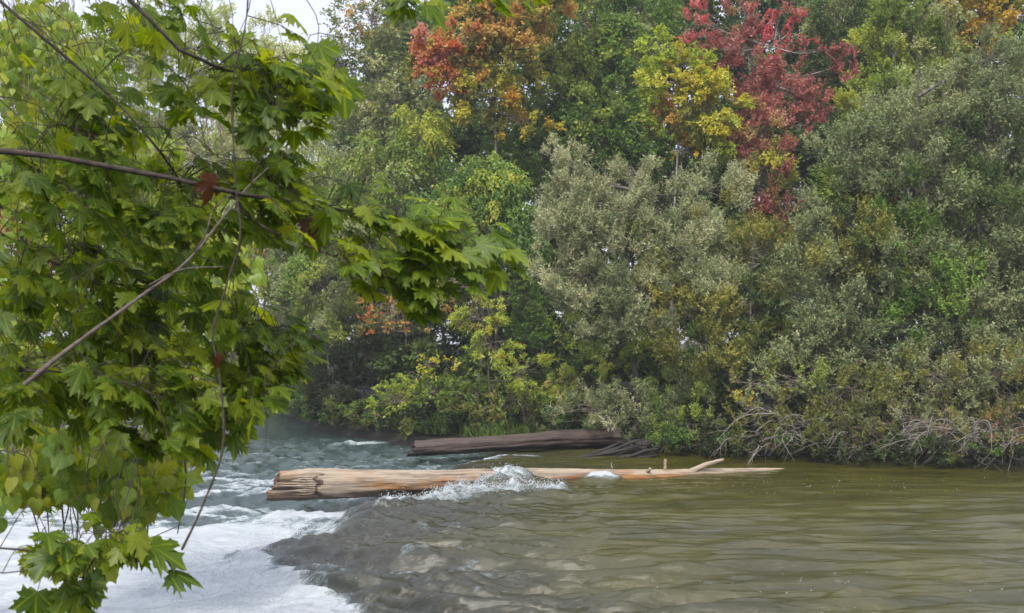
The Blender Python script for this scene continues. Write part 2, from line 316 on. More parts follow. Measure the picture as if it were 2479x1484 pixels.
rng = np.random.default_rng(5)
k = rng.integers(0, len(CREST) - 1, 2600); h = rng.random((2600, 1)); c = CREST[k] * (1 - h) + CREST[k + 1] * h
c[:, 0] += rng.normal(0, .22, 2600); c[:, 1] += rng.normal(0, .22, 2600)
c[:, 2] = water(c[:, 0], c[:, 1])[0] + np.abs(rng.normal(0, .07, 2600)) + .01
hx = np.stack([rng.normal(-.35, .55, 700), rng.normal(28.7, .4, 700), np.zeros(700)], -1); hx[:, 2] = water(hx[:, 0], hx[:, 1])[0] + np.abs(rng.normal(0, .05, 700))
c = np.r_[c, hx]
drops('splash', c, rng.uniform(.005, .017, (len(c), 1)), 'white splash torn up where the current hits the pale log', 6)
yl = rng.uniform(13.5, 25, 5200); xl = lip(yl) + rng.normal(-1.5, .55, 5200) - np.abs(rng.normal(0, .7, 5200)) * (yl < 19)
c = np.stack([xl, yl, water(xl, yl)[0] + np.abs(rng.normal(0, .02, 5200))], -1)
drops('foam_bubbles', c, rng.uniform(.005, .013, (5200, 1)), 'bubbles and droplets along the edge where the pool spills into foam', 7)
xf = rng.normal(1, 4.2, 260) + 6; yf = 22 + rng.normal(0, .35, 260) + rng.choice([-5.4, -4.4, 6.3, 8.6, 7.5], 260) - .04 * xf; c = np.stack([xf, yf, water(xf, yf)[0] + .004], -1)
drops('foam_flecks', c, rng.uniform(.004, .013, (260, 1)), 'scattered white foam flecks drifting on the olive pool', 8)

# ------------------------------------------------------------------ wood of the logs
def mat_log(name, pale, orange, dark, wet):
    m, t, o = newmat(name); b = N(t, 'BsdfPrincipled'); b.inputs['Roughness'].default_value = .75
    tc = N(t, 'TexCoord'); mp = N(t, 'Mapping'); mp.inputs['Scale'].default_value = (.35, 5, 5); L(t, tc.outputs['Object'], mp.inputs[0])
    n1 = N(t, 'TexNoise'); n1.inputs['Scale'].default_value = 3.0; n1.inputs['Detail'].default_value = 8; n1.inputs['Roughness'].default_value = .65; L(t, mp.outputs[0], n1.inputs[0])
    n2 = N(t, 'TexNoise'); n2.inputs['Scale'].default_value = 1.1; n2.inputs['Detail'].default_value = 5; L(t, tc.outputs['Object'], n2.inputs[0])
    at = N(t, 'Attribute', attribute_name='stain'); dk = N(t, 'Attribute', attribute_name='rot')
    g = N(t, 'ValToRGB'); g.color_ramp.elements[0].position = .33; g.color_ramp.elements[1].position = .66
    g.color_ramp.elements[0].color = (*[v * .38 for v in pale], 1); g.color_ramp.elements[1].color = (*pale, 1); L(t, n1.outputs[0], g.inputs[0])
    s1 = math_(t, 'MULTIPLY', math_(t, 'ADD', at.outputs[2], math_(t, 'MULTIPLY', math_(t, 'SUBTRACT', n2.outputs[0], .5), 1.6)), 1.6, clamp=True)
    mx = N(t, 'MixRGB'); L(t, s1, mx.inputs[0]); L(t, g.outputs[0], mx.inputs[1])
    og = N(t, 'ValToRGB'); og.color_ramp.elements[0].color = (*[v * .35 for v in orange], 1); og.color_ramp.elements[1].color = (*orange, 1)
    og.color_ramp.elements[0].position = .35; og.color_ramp.elements[1].position = .6; L(t, n1.outputs[0], og.inputs[0]); L(t, og.outputs[0], mx.inputs[2])
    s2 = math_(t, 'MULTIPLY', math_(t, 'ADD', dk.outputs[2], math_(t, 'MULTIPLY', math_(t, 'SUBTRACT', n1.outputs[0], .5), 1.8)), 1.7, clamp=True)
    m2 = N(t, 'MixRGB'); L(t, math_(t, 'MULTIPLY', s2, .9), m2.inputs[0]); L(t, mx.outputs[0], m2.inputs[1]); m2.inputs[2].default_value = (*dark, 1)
    L(t, m2.outputs[0], b.inputs['Base Color'])
    bp = N(t, 'Bump'); bp.inputs['Strength'].default_value = 1.0; bp.inputs['Distance'].default_value = .06; L(t, n1.outputs[0], bp.inputs['Height']); L(t, bp.outputs[0], b.inputs['Normal'])
    L(t, b.outputs[0], o.inputs[0]); return m
M_LOG = mat_log('pale_driftwood', (.52, .42, .31), (.42, .20, .065), (.075, .045, .028), 0)
M_OLDLOG = mat_log('dark_driftwood', (.105, .075, .060), (.07, .045, .035), (.022, .015, .012), 0)

def build_log(name, A, B, rf, label, cat, mat, seed, notch, bend=0.0, flat=1.0):
    rng = np.random.default_rng(seed); A = np.array(A, float); B = np.array(B, float); Ln = np.linalg.norm(B - A); d = (B - A) / Ln
    root = thing(name, (A + B) / 2, label, cat); nl, na = 260, 56
    tl = np.linspace(0, 1, nl); th = np.arange(na) * 2 * math.pi / na
    T, TH = np.meshgrid(tl, th, indexing='ij'); x = T * Ln
    cam_side = np.array([0, -1, 0.0]); side = norm(cam_side - d * np.dot(cam_side, d)); up = np.cross(side, d); up = up * np.sign(up[2])
    ru = 1 if notch else 2.4; r = rf(T) * (1 + .05 * np.sin(x * .9 + 1) + .10 * ru * fbm(x * .5, np.cos(TH) * 1.2 + 5, 3) + .06 * ru * fbm(x * .35 + 7, TH * 0 + np.sin(TH) * 7 + np.cos(TH) * 5, 3))
    crack = 1 - np.abs(fbm(x * .22 + 3, np.cos(TH) * 3.1 + np.sin(TH) * 2.2 + 11, 3)) * 12; r = r * (1 - .07 * np.clip(crack, 0, 1))
    stain = np.zeros_like(r); rot = np.zeros_like(r); sn = np.sin(TH)      # th=0 faces camera side, pi/2 up
    stain = .75 * np.exp(-((TH_w(TH) + .35 + .8 * fbm(x * .7, TH * 0 + 2, 3)) / .6) ** 2) * sstep(.06, .18, T) - .12 + .35 * fbm(x * 1.2, np.sin(TH) * 3, 3)
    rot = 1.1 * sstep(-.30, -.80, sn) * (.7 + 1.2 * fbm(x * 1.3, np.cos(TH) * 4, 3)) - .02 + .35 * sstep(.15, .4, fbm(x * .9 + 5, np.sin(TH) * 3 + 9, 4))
    r = r * (1 + .10 * np.exp(-((x - 5.1) / .25) ** 2 - ((TH_w(TH) - .9) / .35) ** 2) + .12 * np.exp(-((x - 3.2) / .2) ** 2 - ((TH_w(TH) + .1) / .3) ** 2) + .07 * fbm(x * 2.2, np.sin(TH) * 5 + 3 * np.cos(TH), 3))
    if notch:
        a = TH_w(TH); r = np.where((T < .05) & (a > .7), r * (.80 + .20 * T / .05 + .08 * fbm(x * 4, a * 5, 2)), r); jagged = .055 + .004 * np.sign(np.sin(a * 9)) + .006 * fbm(a * 4, T * 0, 2)
        inn = (T < jagged) & (a > -.75) & (a < .80); r = np.where(inn, r * (.55 + .26 * fbm(x * .9, a * 9 + 4, 3)), r)
        edge = (np.abs(T - jagged) < .0045) & (a > -.8) & (a < .85); rot = np.where(edge, 1.3, rot); rot = np.where(inn & ~edge, .62 + 1.6 * fbm(x * 1.5, a * 10, 3), rot)  # rot mask darkens the step edge and the inside of the notch
        torn = sstep(.435, .455, T) * sstep(.56, .50, T) * np.exp(-((a + .25) / .55) ** 2); r = r * (1 - .22 * torn * (1 + fbm(x * 2, a * 6, 3))); rot = np.maximum(rot, torn * .9)
        stain = np.maximum(stain, .8 * sstep(.40, .5, T) * sstep(.95, .7, T) * (a < .5))
        rot = np.maximum(rot, .45 * np.clip(crack, 0, 1) * (T > .06) * (.5 + fbm(x * .8, a, 2))); stain = np.maximum(stain, .12 * (T < .03))
    cz = bend * np.sin(T * math.pi)
    pos = A + d * (x[..., None]) + r[..., None] * (np.cos(TH)[..., None] * side + np.sin(TH)[..., None] * up * flat) + np.stack([0 * cz, 0 * cz, cz], -1)
    endo = .10 * fbm(th * 2.5 + seed, th * 0, 3) + .12 * np.sin(th * 1.0 + 2.6) + .16 * (np.abs(TH_w(th) + .9) < .35)
    pos[0] -= d * endo[:, None]; pos[-1] += d * (rng.random((na, 1)) * .25)
    pos[1] -= d * (endo * .5)[:, None]
    v = [pos.reshape(-1, 3)]; f = []
    i = np.arange(nl - 1)[:, None] * na; j = np.arange(na)[None]; j2 = (j + 1) % na
    f.append(np.stack([i + j, i + j2, i + na + j2, i + na + j], -1).reshape(-1, 4))
    # end faces: two inner rings with splintered depth, then a centre ring
    n0 = nl * na; last = np.arange(na)
    for e, (row, sg) in enumerate(((0, -1), (nl - 1, 1))):
        prev = row * na + np.arange(na); cen = pos[row].mean(0)
        for kf, dep in ((.72, .05), (.40, .03), (.06, .08)):
            ring = cen + (pos[row] - cen) * kf + sg * d * (rng.normal(0, .06, (na, 1)) - dep * 1)
            v.append(ring); cur = n0 + np.arange(na); n0 += na
            q = np.stack([prev, np.roll(prev, -1), np.roll(cur, -1), cur], -1); f.append(q if sg > 0 else q[:, ::-1]); prev = cur
    ne = n0 - nl * na
    stain = np.r_[stain.ravel(), np.full(ne, .25)]; rot = np.r_[rot.ravel(), rng.uniform(.0, 1.0, ne)]
    V = np.concatenate(v) - (A + B) / 2
    X = np.array([V @ d, V @ -side, V @ up]).T                 # local axes: x along the trunk
    me = mesh_quads('trunk', X, np.concatenate(f)[:, ::-1], True, extra={'stain': stain, 'rot': rot})
    o = link('trunk', me, mat); o.parent = root
    from mathutils import Matrix
    M3 = Matrix((d, -side, up)).transposed(); o.rotation_euler = M3.to_euler()
    return root, d, side, up
def TH_w(a): return (a + math.pi) % (2 * math.pi) - math.pi
def part_tubes(name, parent, mat, specs, sides=6, rough=.12, seed=1, **kw):
    rng = np.random.default_rng(seed); out = []
    for pts, rad in specs:
        mb = MB(); p = spline(pts, 8); mb.tube(p, np.interp(np.linspace(0, 1, 8), np.linspace(0, 1, len(rad)), rad), sides, True, rough, rng)
        out.append(link(name, mb.mesh(name), mat, parent, **kw))
    return out
pl, d, side, up = build_log('driftwood_log', LOG_A, LOG_B, log_r, 'long pale driftwood log with splintered left end lying across the rapids', 'log', M_LOG, 3, True)
mid = (LOG_A + LOG_B) / 2
def on_log(t, a=90, k=1.0):
    q = LOG_A + (LOG_B - LOG_A) * t; r = log_r(t) * k; return q + r * (math.cos(R(a)) * side + math.sin(R(a)) * up)
specs = []
rs = np.random.default_rng(12)
for i in range(9):                      # torn splinters in the notch
    a0 = -38 + i * 9.5; s0 = on_log(.056 + rs.uniform(-.004, .002), a0, .86); e0 = on_log(rs.uniform(-.006, .022), a0 + rs.uniform(-5, 5), rs.uniform(.84, 1.0))
    specs.append(([s0, (s0 + e0) / 2 + rs.normal(0, .01, 3), e0], [.030, .026, .006]))
part_tubes('splinter', pl, M_LOG, specs, 4, .2, 13)
part_tubes('branch_stub', pl, M_LOG, [([on_log(.665, 80, .8), on_log(.665, 80, .8) + (.0, 0, .2), on_log(.665, 85, .8) + (.02, 0, .33)], [.05, .045, .04]),
    ([on_log(.715, 70, .7), on_log(.73, 80, 1.1) + (.3, 0, .12), on_log(.74, 85, 1.1) + (.62, 0, .24)], [.09, .085, .05]),
    ([on_log(.56, 60, .9), on_log(.56, 60, .9) + (-.02, -.02, .10), on_log(.56, 60, .9) + (-.05, -.02, .25)], [.02, .016, .008]),
    ([on_log(.625, 50, .9), on_log(.625, 50, 1.1) + (.06, -.08, .08)], [.06, .045])], 6, .15, 14)
M_ROOT = mat_log('black_root', (.035, .028, .024), (.02, .016, .012), (.008, .006, .005), 0)
old, _, _, _ = build_log('driftwood_log', P(1000, 1086, 38.2), P(1560, 1056, 40.2), lambda t: .37 + .17 * t, 'dark weathered log half under the overhanging willow behind the pale log', 'log', M_OLDLOG, 8, False, .05, .66)
# black root snag between the logs
sn = thing('root_snag', P(1490, 1110, 36.5), 'black tangled root snag sticking out of the water behind the pale log', 'snag')
rs = np.random.default_rng(21); specs = []
for i in range(13):
    x0 = 1370 + rs.uniform(0, 60); a = P(x0, 1112 + rs.uniform(-3, 6), 36.4 + rs.uniform(-.4, .4)); b = P(1530 + rs.uniform(-60, 70), 1075 + rs.uniform(-6, 30), 36.8 + rs.uniform(-.5, .5))
    specs.append(([a, (a + b) / 2 + rs.normal(0, .08, 3), b, b + rs.normal(0, .15, 3)], [.03, .06, .05, .012]))
part_tubes('root', sn, M_ROOT, specs, 6, .25, 22)
part_tubes('stump', sn, M_ROOT, [([P(1550, 1112, 36.9), P(1552, 1088, 36.9), P(1575, 1066, 36.9)], [.3, .24, .13]), ([P(1535, 1100, 36.9), P(1525, 1075, 36.9)], [.14, .07])], 6, .3, 23)

# ------------------------------------------------------------------ foliage machinery
PAL = {
 'mid':   [(.066, .100, .022), (.105, .142, .030), (.150, .185, .045)],
 'dark':  [(.028, .048, .016), (.045, .070, .022), (.065, .095, .030)],
 'deep':  [(.040, .076, .018), (.064, .112, .024), (.098, .152, .032)],
 'grey':  [(.075, .095, .050), (.105, .125, .065), (.150, .170, .100)],
 'silver':[(.135, .150, .090), (.185, .195, .120), (.245, .250, .165)],
 'olive': [(.070, .080, .022), (.105, .110, .030), (.150, .150, .040)],
 'lime':  [(.120, .160, .025), (.170, .210, .035), (.230, .260, .045)],
 'yellow':[(.170, .160, .020), (.260, .230, .026), (.340, .290, .045)],
 'gold':  [(.200, .120, .018), (.300, .190, .025), (.380, .260, .040)],
 'orange':[(.170, .090, .030), (.240, .130, .045), (.300, .185, .065)],
 'red':   [(.260, .035, .022), (.360, .060, .035), (.400, .120, .060)],
 'wine':  [(.120, .042, .048), (.185, .074, .078), (.280, .150, .148)],
 'crimson':[(.200, .018, .035), (.300, .040, .060), (.330, .100, .110)],
 'pale':  [(.150, .185, .080), (.210, .240, .110), (.270, .290, .150)],  # pale leaves; also puts distance haze into the far trees
 'black': [(.010, .016, .006), (.016, .024, .009), (.024, .036, .012)],  # leaf colour with the shade of hollows and waterline painted in
 'brown': [(.100, .060, .035), (.160, .100, .055), (.220, .150, .085)],
}
STY = {      # leaf length, width, shoot length, leaves per shoot, up, outward, random, droop
 'broad':  dict(l=.145, w=.095, sl=.55, k=9,  up=.15, out=.7, rnd=.8, droop=.30, flat=.55),
 'maple':  dict(l=.135, w=.105, sl=.60, k=10, up=.10, out=.8, rnd=.6, droop=.15, flat=.9),
 'upright':dict(l=.150, w=.085, sl=.75, k=11, up=.75, out=.5, rnd=.5, droop=.05, flat=.3),
 'willow': dict(l=.150, w=.034, sl=.85, k=16, up=.70, out=.6, rnd=.45, droop=.05, flat=.3),
 'sallow': dict(l=.125, w=.052, sl=.80, k=14, up=.60, out=.6, rnd=.5, droop=.05, flat=.3),
 'weep':   dict(l=.140, w=.090, sl=.80, k=12, up=-.55, out=.4, rnd=.5, droop=.5, flat=.3),
 'fine':   dict(l=.110, w=.060, sl=.60, k=14, up=.35, out=.7, rnd=.6, droop=.1, flat=.5),
 'lance':  dict(l=.200, w=.050, sl=.60, k=12, up=.2, out=.7, rnd=.6, droop=.35, flat=.4),
}
NLEAF = 0
def leaves(rng, cc, cr, ccol, cen, st, cover, size):
    """cc cluster centres, cr radii, ccol colours, cen crown centre -> leaf arrays"""
    n = len(cc); l, w = st['l'] * size, st['w'] * size
    per = cover * math.pi * cr ** 2 / (l * w * .5 * .62); ns = np.maximum(2, np.round(per / st['k'])).astype(int)
    idx = np.repeat(np.arange(n), ns); m = len(idx)
    off = norm(rng.normal(size=(m, 3))) * (rng.random((m, 1)) ** .5) * cr[idx][:, None] * .8
    o = cc[idx] + off; outd = norm(cc[idx] - cen + off * .8 + 1e-3)
    d = norm(st['out'] * outd + st['up'] * np.array([0, 0, 1.]) + st['rnd'] * norm(rng.normal(size=(m, 3))))
    sl = st['sl'] * rng.uniform(.45, 1.25, m) * np.clip(cr[idx] / .7, .5, 1.3); kk = st['k']
    tpar = (np.arange(kk)[None] + rng.random((m, kk))) / kk
    p = o[:, None] + d[:, None] * (sl[:, None] * tpar)[..., None]; p[..., 2] -= st['droop'] * sl[:, None] * tpar ** 2
    ld = norm(d[:, None] * .75 + norm(rng.normal(size=(m, kk, 3))) * .85 + np.array([0, 0, -st['droop']]))
    nn = norm(rng.normal(size=(m, kk, 3)) + np.array([0, -.15, st['flat'] * 2.0])); s = norm(np.cross(ld, nn)); nn = np.cross(s, ld)
    p = p.reshape(-1, 3); ld = ld.reshape(-1, 3); s = s.reshape(-1, 3); nn = nn.reshape(-1, 3); q = len(p)
    ll = l * rng.uniform(.65, 1.25, (q, 1)); ww = w * rng.uniform(.65, 1.2, (q, 1)) / 2
    v = np.stack([p, p + ld * ll * .42 + s * ww + nn * ww * .3, p + ld * ll - nn * ll * .12, p + ld * ll * .42 - s * ww + nn * ww * .3], 1)
    sj = rng.normal(0, .16, (m, 1, 1)); lj = rng.normal(0, .22, (m, kk, 1)); hj = rng.normal(0, .10, (m, kk, 3)) * np.array([1, .5, .8])
    c = 2.6 * np.array([1.04, 1, .9]) * ccol[idx][:, None] * np.exp(sj * .8 + lj * .5 + hj)
    return v.reshape(-1, 4, 3), np.clip(c.reshape(-1, 3), .004, .6), (o, d, sl)
def crown(name, label, category, lobes, base, style='broad', pal='mid', spots=(), seed=1, cover=2.2, size=1.0, trunk_r=.12, bark=None,
          group=None, mat=None, cr=(.35, .75), limb=True, bare=0, leaves_mult=1.0, forks=None, extra_lean=0.0):
    """a tree or shrub: lobes [(x, y, rx, ry, D[, rdepth])] in view units and metres; base (x, D); spots [(x, y, r, palette, strength)]"""
    global NLEAF
    rng = np.random.default_rng(seed); st = STY[style]; bark = bark or M_BARK; mat = mat or M_FOL
    bx = float(P(base[0], 1000, base[1])[0]); by = base[1]; bz = float(ground_z(np.array([bx]), np.array([by]))[0]) - .1
    bz = max(bz, -.35); B0 = np.array([bx, by, bz]); root = thing(name, B0, label, category, group)
    V = []; C = []; mb = MB(); mb2 = MB(); tops = []
    LC = [P(q[0], q[1], q[4]) for q in lobes]; ctr = np.mean(LC, 0)
    top = np.array([ctr[0], ctr[1], max(c[2] for c in LC)]); hh = max(.3, top[2] - bz)
    tp = spline([B0, B0 + (top - B0) * [.25, .25, .4] + rng.normal(0, .03 * hh, 3) * [1, 1, 0], B0 + (top - B0) * [.7, .7, .75], top], 12)
    tr = trunk_r * np.linspace(1, .12, 12)
    if trunk_r > 0:
        mb.tube(tp, tr, 7, False, .06, rng)
    for q, c0 in zip(lobes, LC):
        sc = mpp(q[4]); rx, rz = q[2] * sc, q[3] * sc; ry = q[5] if len(q) > 5 else min(rx, rz) * .8
        cm = rng.uniform(*cr, 4000); area = math.pi * rx * rz; ncl = int(np.clip(1.9 * area / (math.pi * cm.mean() ** 2) * (1 + .35 * min(ry, 2)), 3, 900))
        u = norm(rng.normal(size=(ncl, 3))); rad = rng.uniform(.30, 1.0, (ncl, 1)) ** .55
        u[:, 1] = np.where((u[:, 1] > .2) & (rng.random(ncl) < .45), -u[:, 1], u[:, 1])
        wob = 1 + .32 * fbm(u[:, 0] * 2.2 + seed, u[:, 2] * 2.2, 3)[:, None]
        cc = c0 + u * rad * wob * np.array([rx, ry, rz]); crr = cm[:ncl] * min(1, .25 + min(rx, rz) / 1.6)
        gz = ground_z(cc[:, 0], cc[:, 1]); low = np.maximum(gz, -.1) + .12; cc[:, 2] = np.maximum(cc[:, 2], low + crr * .5)
        vx, vy = view_xy(cc); base_c = np.array(PAL[pal]); tone = np.clip(.5 + .9 * fbm(cc[:, 0] * .55 + seed, cc[:, 2] * .55, 3) + rng.normal(0, .22, ncl), 0, 1.999)
        col = base_c[0] + (base_c[1] - base_c[0]) * np.clip(tone, 0, 1)[:, None] + (base_c[2] - base_c[1]) * np.clip(tone - .6, 0, 1)[:, None]
        for (sx, sy, sr, sp, sk) in spots:
            wgt = sk * sstep(1.25, .55, np.hypot((vx - sx), (vy - sy)) / sr + rng.normal(0, .14, ncl))
            sc_ = np.array(PAL[sp]); scol = sc_[0] + (sc_[2] - sc_[0]) * np.clip(tone, 0, 1)[:, None]; pick = (rng.random(ncl) < wgt)[:, None]
            col = np.where(pick, scol, col)
        v, c, sh = leaves(rng, cc, crr, col, c0 - [0, 0, rz * .3], st, cover * .62 * leaves_mult, size); V.append(v); C.append(c)
        if limb:
            k0 = tp[np.argmin(np.linalg.norm(tp[2:-1] - (c0 - [0, 0, rz * .9]), axis=1)) + 2] if trunk_r > 0 else B0
            if trunk_r > 0: k0 = tp[min(10, max(2, np.searchsorted(tp[:, 2], c0[2] - rz * .8)))]
            lp = spline([k0, (k0 + c0) / 2 + rng.normal(0, .12 * rx, 3), c0 + [0, 0, rz * .25]], 8); mb.tube(lp, np.linspace(max(trunk_r * .45, .018), .015, 8), 5, False, .06, rng)
            sel = rng.choice(ncl, min(ncl, 46), replace=False)
            for s_ in sel:
                g = lp[rng.integers(2, 8)]; e = cc[s_]; mdl = (g + e) / 2 + rng.normal(0, .12, 3) + [0, 0, .1]
                mb2.tube(spline([g, mdl, e], 6), np.linspace(.016, .005, 6), 3, False)
        if bare:
            o_, d_, sl_ = sh; o_, d_, sl_ = o_, d_, sl_; sel = rng.choice(len(o_), min(len(o_), int(bare)), replace=False)
            for s_ in sel:
                e = o_[s_] + d_[s_] * sl_[s_] * rng.uniform(1., 1.7) + rng.normal(0, .08, 3); mb2.tube(spline([o_[s_] - d_[s_] * .2, (o_[s_] + e) / 2 + rng.normal(0, .05, 3), e], 5), np.linspace(.009, .003, 5), 3, False)
    v = np.concatenate(V); c = np.concatenate(C); NLEAF += len(v)
    link('foliage', mesh_quads('foliage', v.reshape(-1, 3) , np.arange(len(v) * 4).reshape(-1, 4), False, c), mat, root, kind='stuff')
    if mb.n: link('trunk', mb.mesh('trunk'), bark, root)
    if mb2.n: link('twigs', mb2.mesh('twigs'), M_TWIG, root, kind='stuff')
    return root

# ------------------------------------------------------------------ the wood behind (far to near)
GB = 'trees standing behind the bank'
crown('poplar_tree', 'pale hazy poplar behind the maple boughs, left of the sky gap', 'tree', [(430, 90, 150, 150, 74, 2.5), (300, 260, 170, 170, 74, 2.5), (500, 330, 120, 150, 75, 2)], (420, 76), 'fine', 'pale', seed=101, cover=1.2, size=1.35, trunk_r=.2, bark=M_PALEBARK, cr=(.5, .9))
crown('poplar_tree', 'slender pale poplar whose narrow tip stands alone in the sky gap', 'tree', [(640, 75, 38, 60, 82, .9), (615, 190, 75, 100, 82, 1.5), (600, 380, 95, 150, 82, 2)], (615, 84), 'fine', 'pale', seed=102, cover=1.0, size=1.35, trunk_r=.14, bark=M_PALEBARK, cr=(.4, .8))
crown('birch_tree', 'whitish hazy birch just right of the slender poplar', 'tree', [(715, 190, 62, 95, 76, 1.5), (740, 330, 90, 120, 76, 1.8), (700, 500, 110, 120, 76, 2)], (715, 78), 'weep', 'pale', seed=103, cover=1.0, size=1.2, trunk_r=.13, bark=M_PALEBARK, cr=(.4, .8))
crown('ash_tree', 'tall airy grey-green ash leaning over the sky gap', 'tree', [(900, 40, 110, 80, 58, 1.6), (890, 150, 105, 80, 58, 1.6), (960, 260, 120, 110, 58, 2), (860, 330, 80, 90, 58, 1.5), (940, 420, 100, 110, 58, 2)], (940, 59), 'maple', 'grey', [(860, 30, 90, 'orange', .22), (900, 230, 90, 'pale', .35)], seed=104, cover=1.15, trunk_r=.2, bark=M_PALEBARK, cr=(.35, .7))
crown('alder_tree', 'grey-green alder in front of the far bend of the river', 'tree', [(700, 620, 120, 110, 70, 2), (820, 500, 110, 110, 66, 2), (640, 520, 90, 110, 78, 2)], (740, 70), 'fine', 'grey', [(700, 640, 100, 'deep', .5)], seed=105, cover=2, size=1.3, trunk_r=.16, cr=(.4, .8))
# closing rows
def wood(name, label, seed):
    rng = np.random.default_rng(seed); n = 900; cx = rng.uniform(-70, 75, n); cy = 84 + rng.normal(0, 5, n) + .12 * np.abs(cx); keep = (cx > -16) | (cy > 150); top = 18 + 5 * fbm(cx / 8, cx * 0, 3) - 3 * sstep(-8, -14, cx)
    cx, cy, top = cx[keep], cy[keep], top[keep]; cz = 1 + rng.random(len(cx)) ** .8 * top; cc = np.stack([cx, cy, cz], -1); cr_ = rng.uniform(1.2, 2.2, len(cx))
    b = np.array(PAL['dark']); col = b[0] + (b[2] - b[0]) * rng.random((len(cx), 1))
    v, c, _ = leaves(rng, cc, cr_, col, np.array([0, 90, 0.]), STY['broad'], 1.5, 3.0)
    link(name, mesh_quads(name, v.reshape(-1, 3), np.arange(len(v) * 4).reshape(-1, 4), False, c), M_FOL, kind='stuff', label=label, category='wood')
wood('distant_wood', 'dark wood seen in the gaps far behind the bank trees', 900)
for i, (x, y, rx, ry, D, pl_, lab) in enumerate([
   (1120, 60, 190, 130, 66, 'deep', 'dark green tree rising behind the orange maple'),
   (1450, 60, 230, 150, 64, 'deep', 'broad dark green tree behind the crown of the tall green oak'),
   (1800, 60, 230, 150, 62, 'dark', 'dark tree behind the wine-red tree'),
   (2180, 60, 250, 150, 60, 'olive', 'olive tree behind the yellow-green sapling'),
   (2500, 60, 200, 150, 60, 'dark', 'dark tree at the top right corner behind the golden tree'),
   (1300, 420, 260, 200, 60, 'dark', 'dark thicket tree behind the silvery willow plumes'),
   (1850, 430, 260, 230, 58, 'dark', 'dark thicket tree behind the yellow and red trees'),
   (2350, 420, 260, 240, 56, 'dark', 'dark thicket tree behind the big grey-green sallow'),
   (950, 620, 220, 180, 62, 'dark', 'dark thicket tree behind the pointed fan of maple leaves'),
   (1250, 780, 240, 190, 54, 'dark', 'dark thicket tree behind the yellow-green streamside bushes'),
   (1700, 780, 260, 200, 52, 'dark', 'dark thicket tree behind the middle of the silvery willow'),
   (2250, 800, 300, 240, 48, 'dark', 'dark thicket tree behind the foot of the big sallow'),
   (1620, 620, 240, 170, 55, 'dark', 'dark thicket right behind the silvery willow crown'),
   (860, 800, 200, 130, 64, 'dark', 'dark thicket behind the dull green bush by the far channel'),
   (1000, 250, 190, 240, 72, 'deep', 'tall green tree glimpsed through the airy ash'),
   (1600, 300, 240, 260, 68, 'dark', 'tall dark tree behind the yellow tree, farther back than its neighbours'),
   (2050, 300, 240, 260, 66, 'dark', 'tall dark tree in the farthest row behind the right boughs of the wine-red tree'),
   (1150, 950, 220, 110, 50, 'dark', 'dark thicket at the foot of the bank behind the bramble'),
   (1500, 960, 220, 110, 45, 'dark', 'dark thicket at the foot of the bank behind the creeping willow'),
   (1900, 950, 240, 110, 42, 'dark', 'dark thicket at the foot of the bank behind the alder twigs'),
   (2350, 950, 260, 120, 41, 'dark', 'dark thicket at the foot of the bank behind the browning hawthorn')]):
    crown('thicket_tree', lab, 'tree', [(x, y, rx, ry, D, 2.2)], (x, D + .5), 'broad', pl_, seed=130 + i, cover=3.0, size=1.75, trunk_r=.2, cr=(.7, 1.2), group=GB)
crown('oak_tree', 'tall mid-green oak between the orange maple and the yellow tree', 'tree', [(1400, 70, 150, 140, 53, 2.2), (1500, 170, 110, 140, 53, 2), (1330, 230, 110, 120, 53, 2), (1450, 330, 140, 110, 52, 2), (1300, 380, 120, 80, 52, 1.5), (1560, 30, 90, 110, 54, 2), (1540, 330, 80, 110, 52, 1.6)], (1470, 54), 'broad', 'deep', [(1400, 170, 150, 'mid', .4), (1520, 60, 110, 'grey', .3)], seed=106, cover=2.0, trunk_r=.24, cr=(.35, .7))
crown('maple_tree', 'autumn maple with orange top and a bright red left bough', 'tree', [(1210, 30, 110, 75, 49, 1.4), (1130, 110, 110, 60, 49, 1.3), (1060, 130, 75, 60, 48.6, 1), (1080, 190, 85, 50, 48.8, 1), (1240, 140, 90, 100, 49, 1.4), (1190, 240, 90, 70, 49, 1.2), (1320, 20, 70, 60, 49.5, 1), (1280, 310, 80, 30, 48.5, .8), (1275, 110, 28, 12, 48, .5)], (1195, 49), 'maple', 'olive',
      [(1190, 20, 110, 'orange', .6), (1070, 130, 85, 'red', .8), (1045, 125, 40, 'crimson', .8), (1060, 205, 70, 'red', .55), (1290, 20, 90, 'orange', .5), (1150, 130, 110, 'orange', .3), (1180, 220, 110, 'yellow', .35), (1280, 310, 80, 'gold', .7), (1220, 205, 36, 'yellow', .8), (1275, 110, 30, 'orange', .9)], seed=107, cover=3.0, size=.9, trunk_r=.12, cr=(.25, .5))
crown('hazel_bush', 'tall pale-green bush left of centre with yellow-green crest', 'bush', [(830, 470, 120, 90, 52, 1.7), (1000, 330, 80, 90, 50, 1.4), (950, 430, 110, 110, 50, 1.7), (870, 560, 110, 80, 49, 1.6)], (900, 51), 'weep', 'mid', [(1010, 290, 60, 'lime', .8), (1020, 340, 50, 'yellow', .3), (830, 480, 110, 'grey', .6), (960, 420, 90, 'pale', .25)], seed=108, cover=2.0, trunk_r=.09, cr=(.3, .6))
crown('cherry_tree', 'leafy green tree with drooping leaves below the orange maple', 'tree', [(1160, 430, 100, 70, 48, 1.5), (1080, 500, 110, 80, 48, 1.5), (1210, 490, 100, 80, 47.5, 1.5), (1140, 570, 110, 60, 47, 1.3), (1240, 570, 70, 70, 47, 1.2)], (1150, 48), 'weep', 'deep', [(1100, 420, 120, 'mid', .6), (1180, 440, 100, 'lime', .18), (1080, 540, 50, 'gold', .06)], seed=109, cover=2.2, trunk_r=.12, cr=(.3, .6))
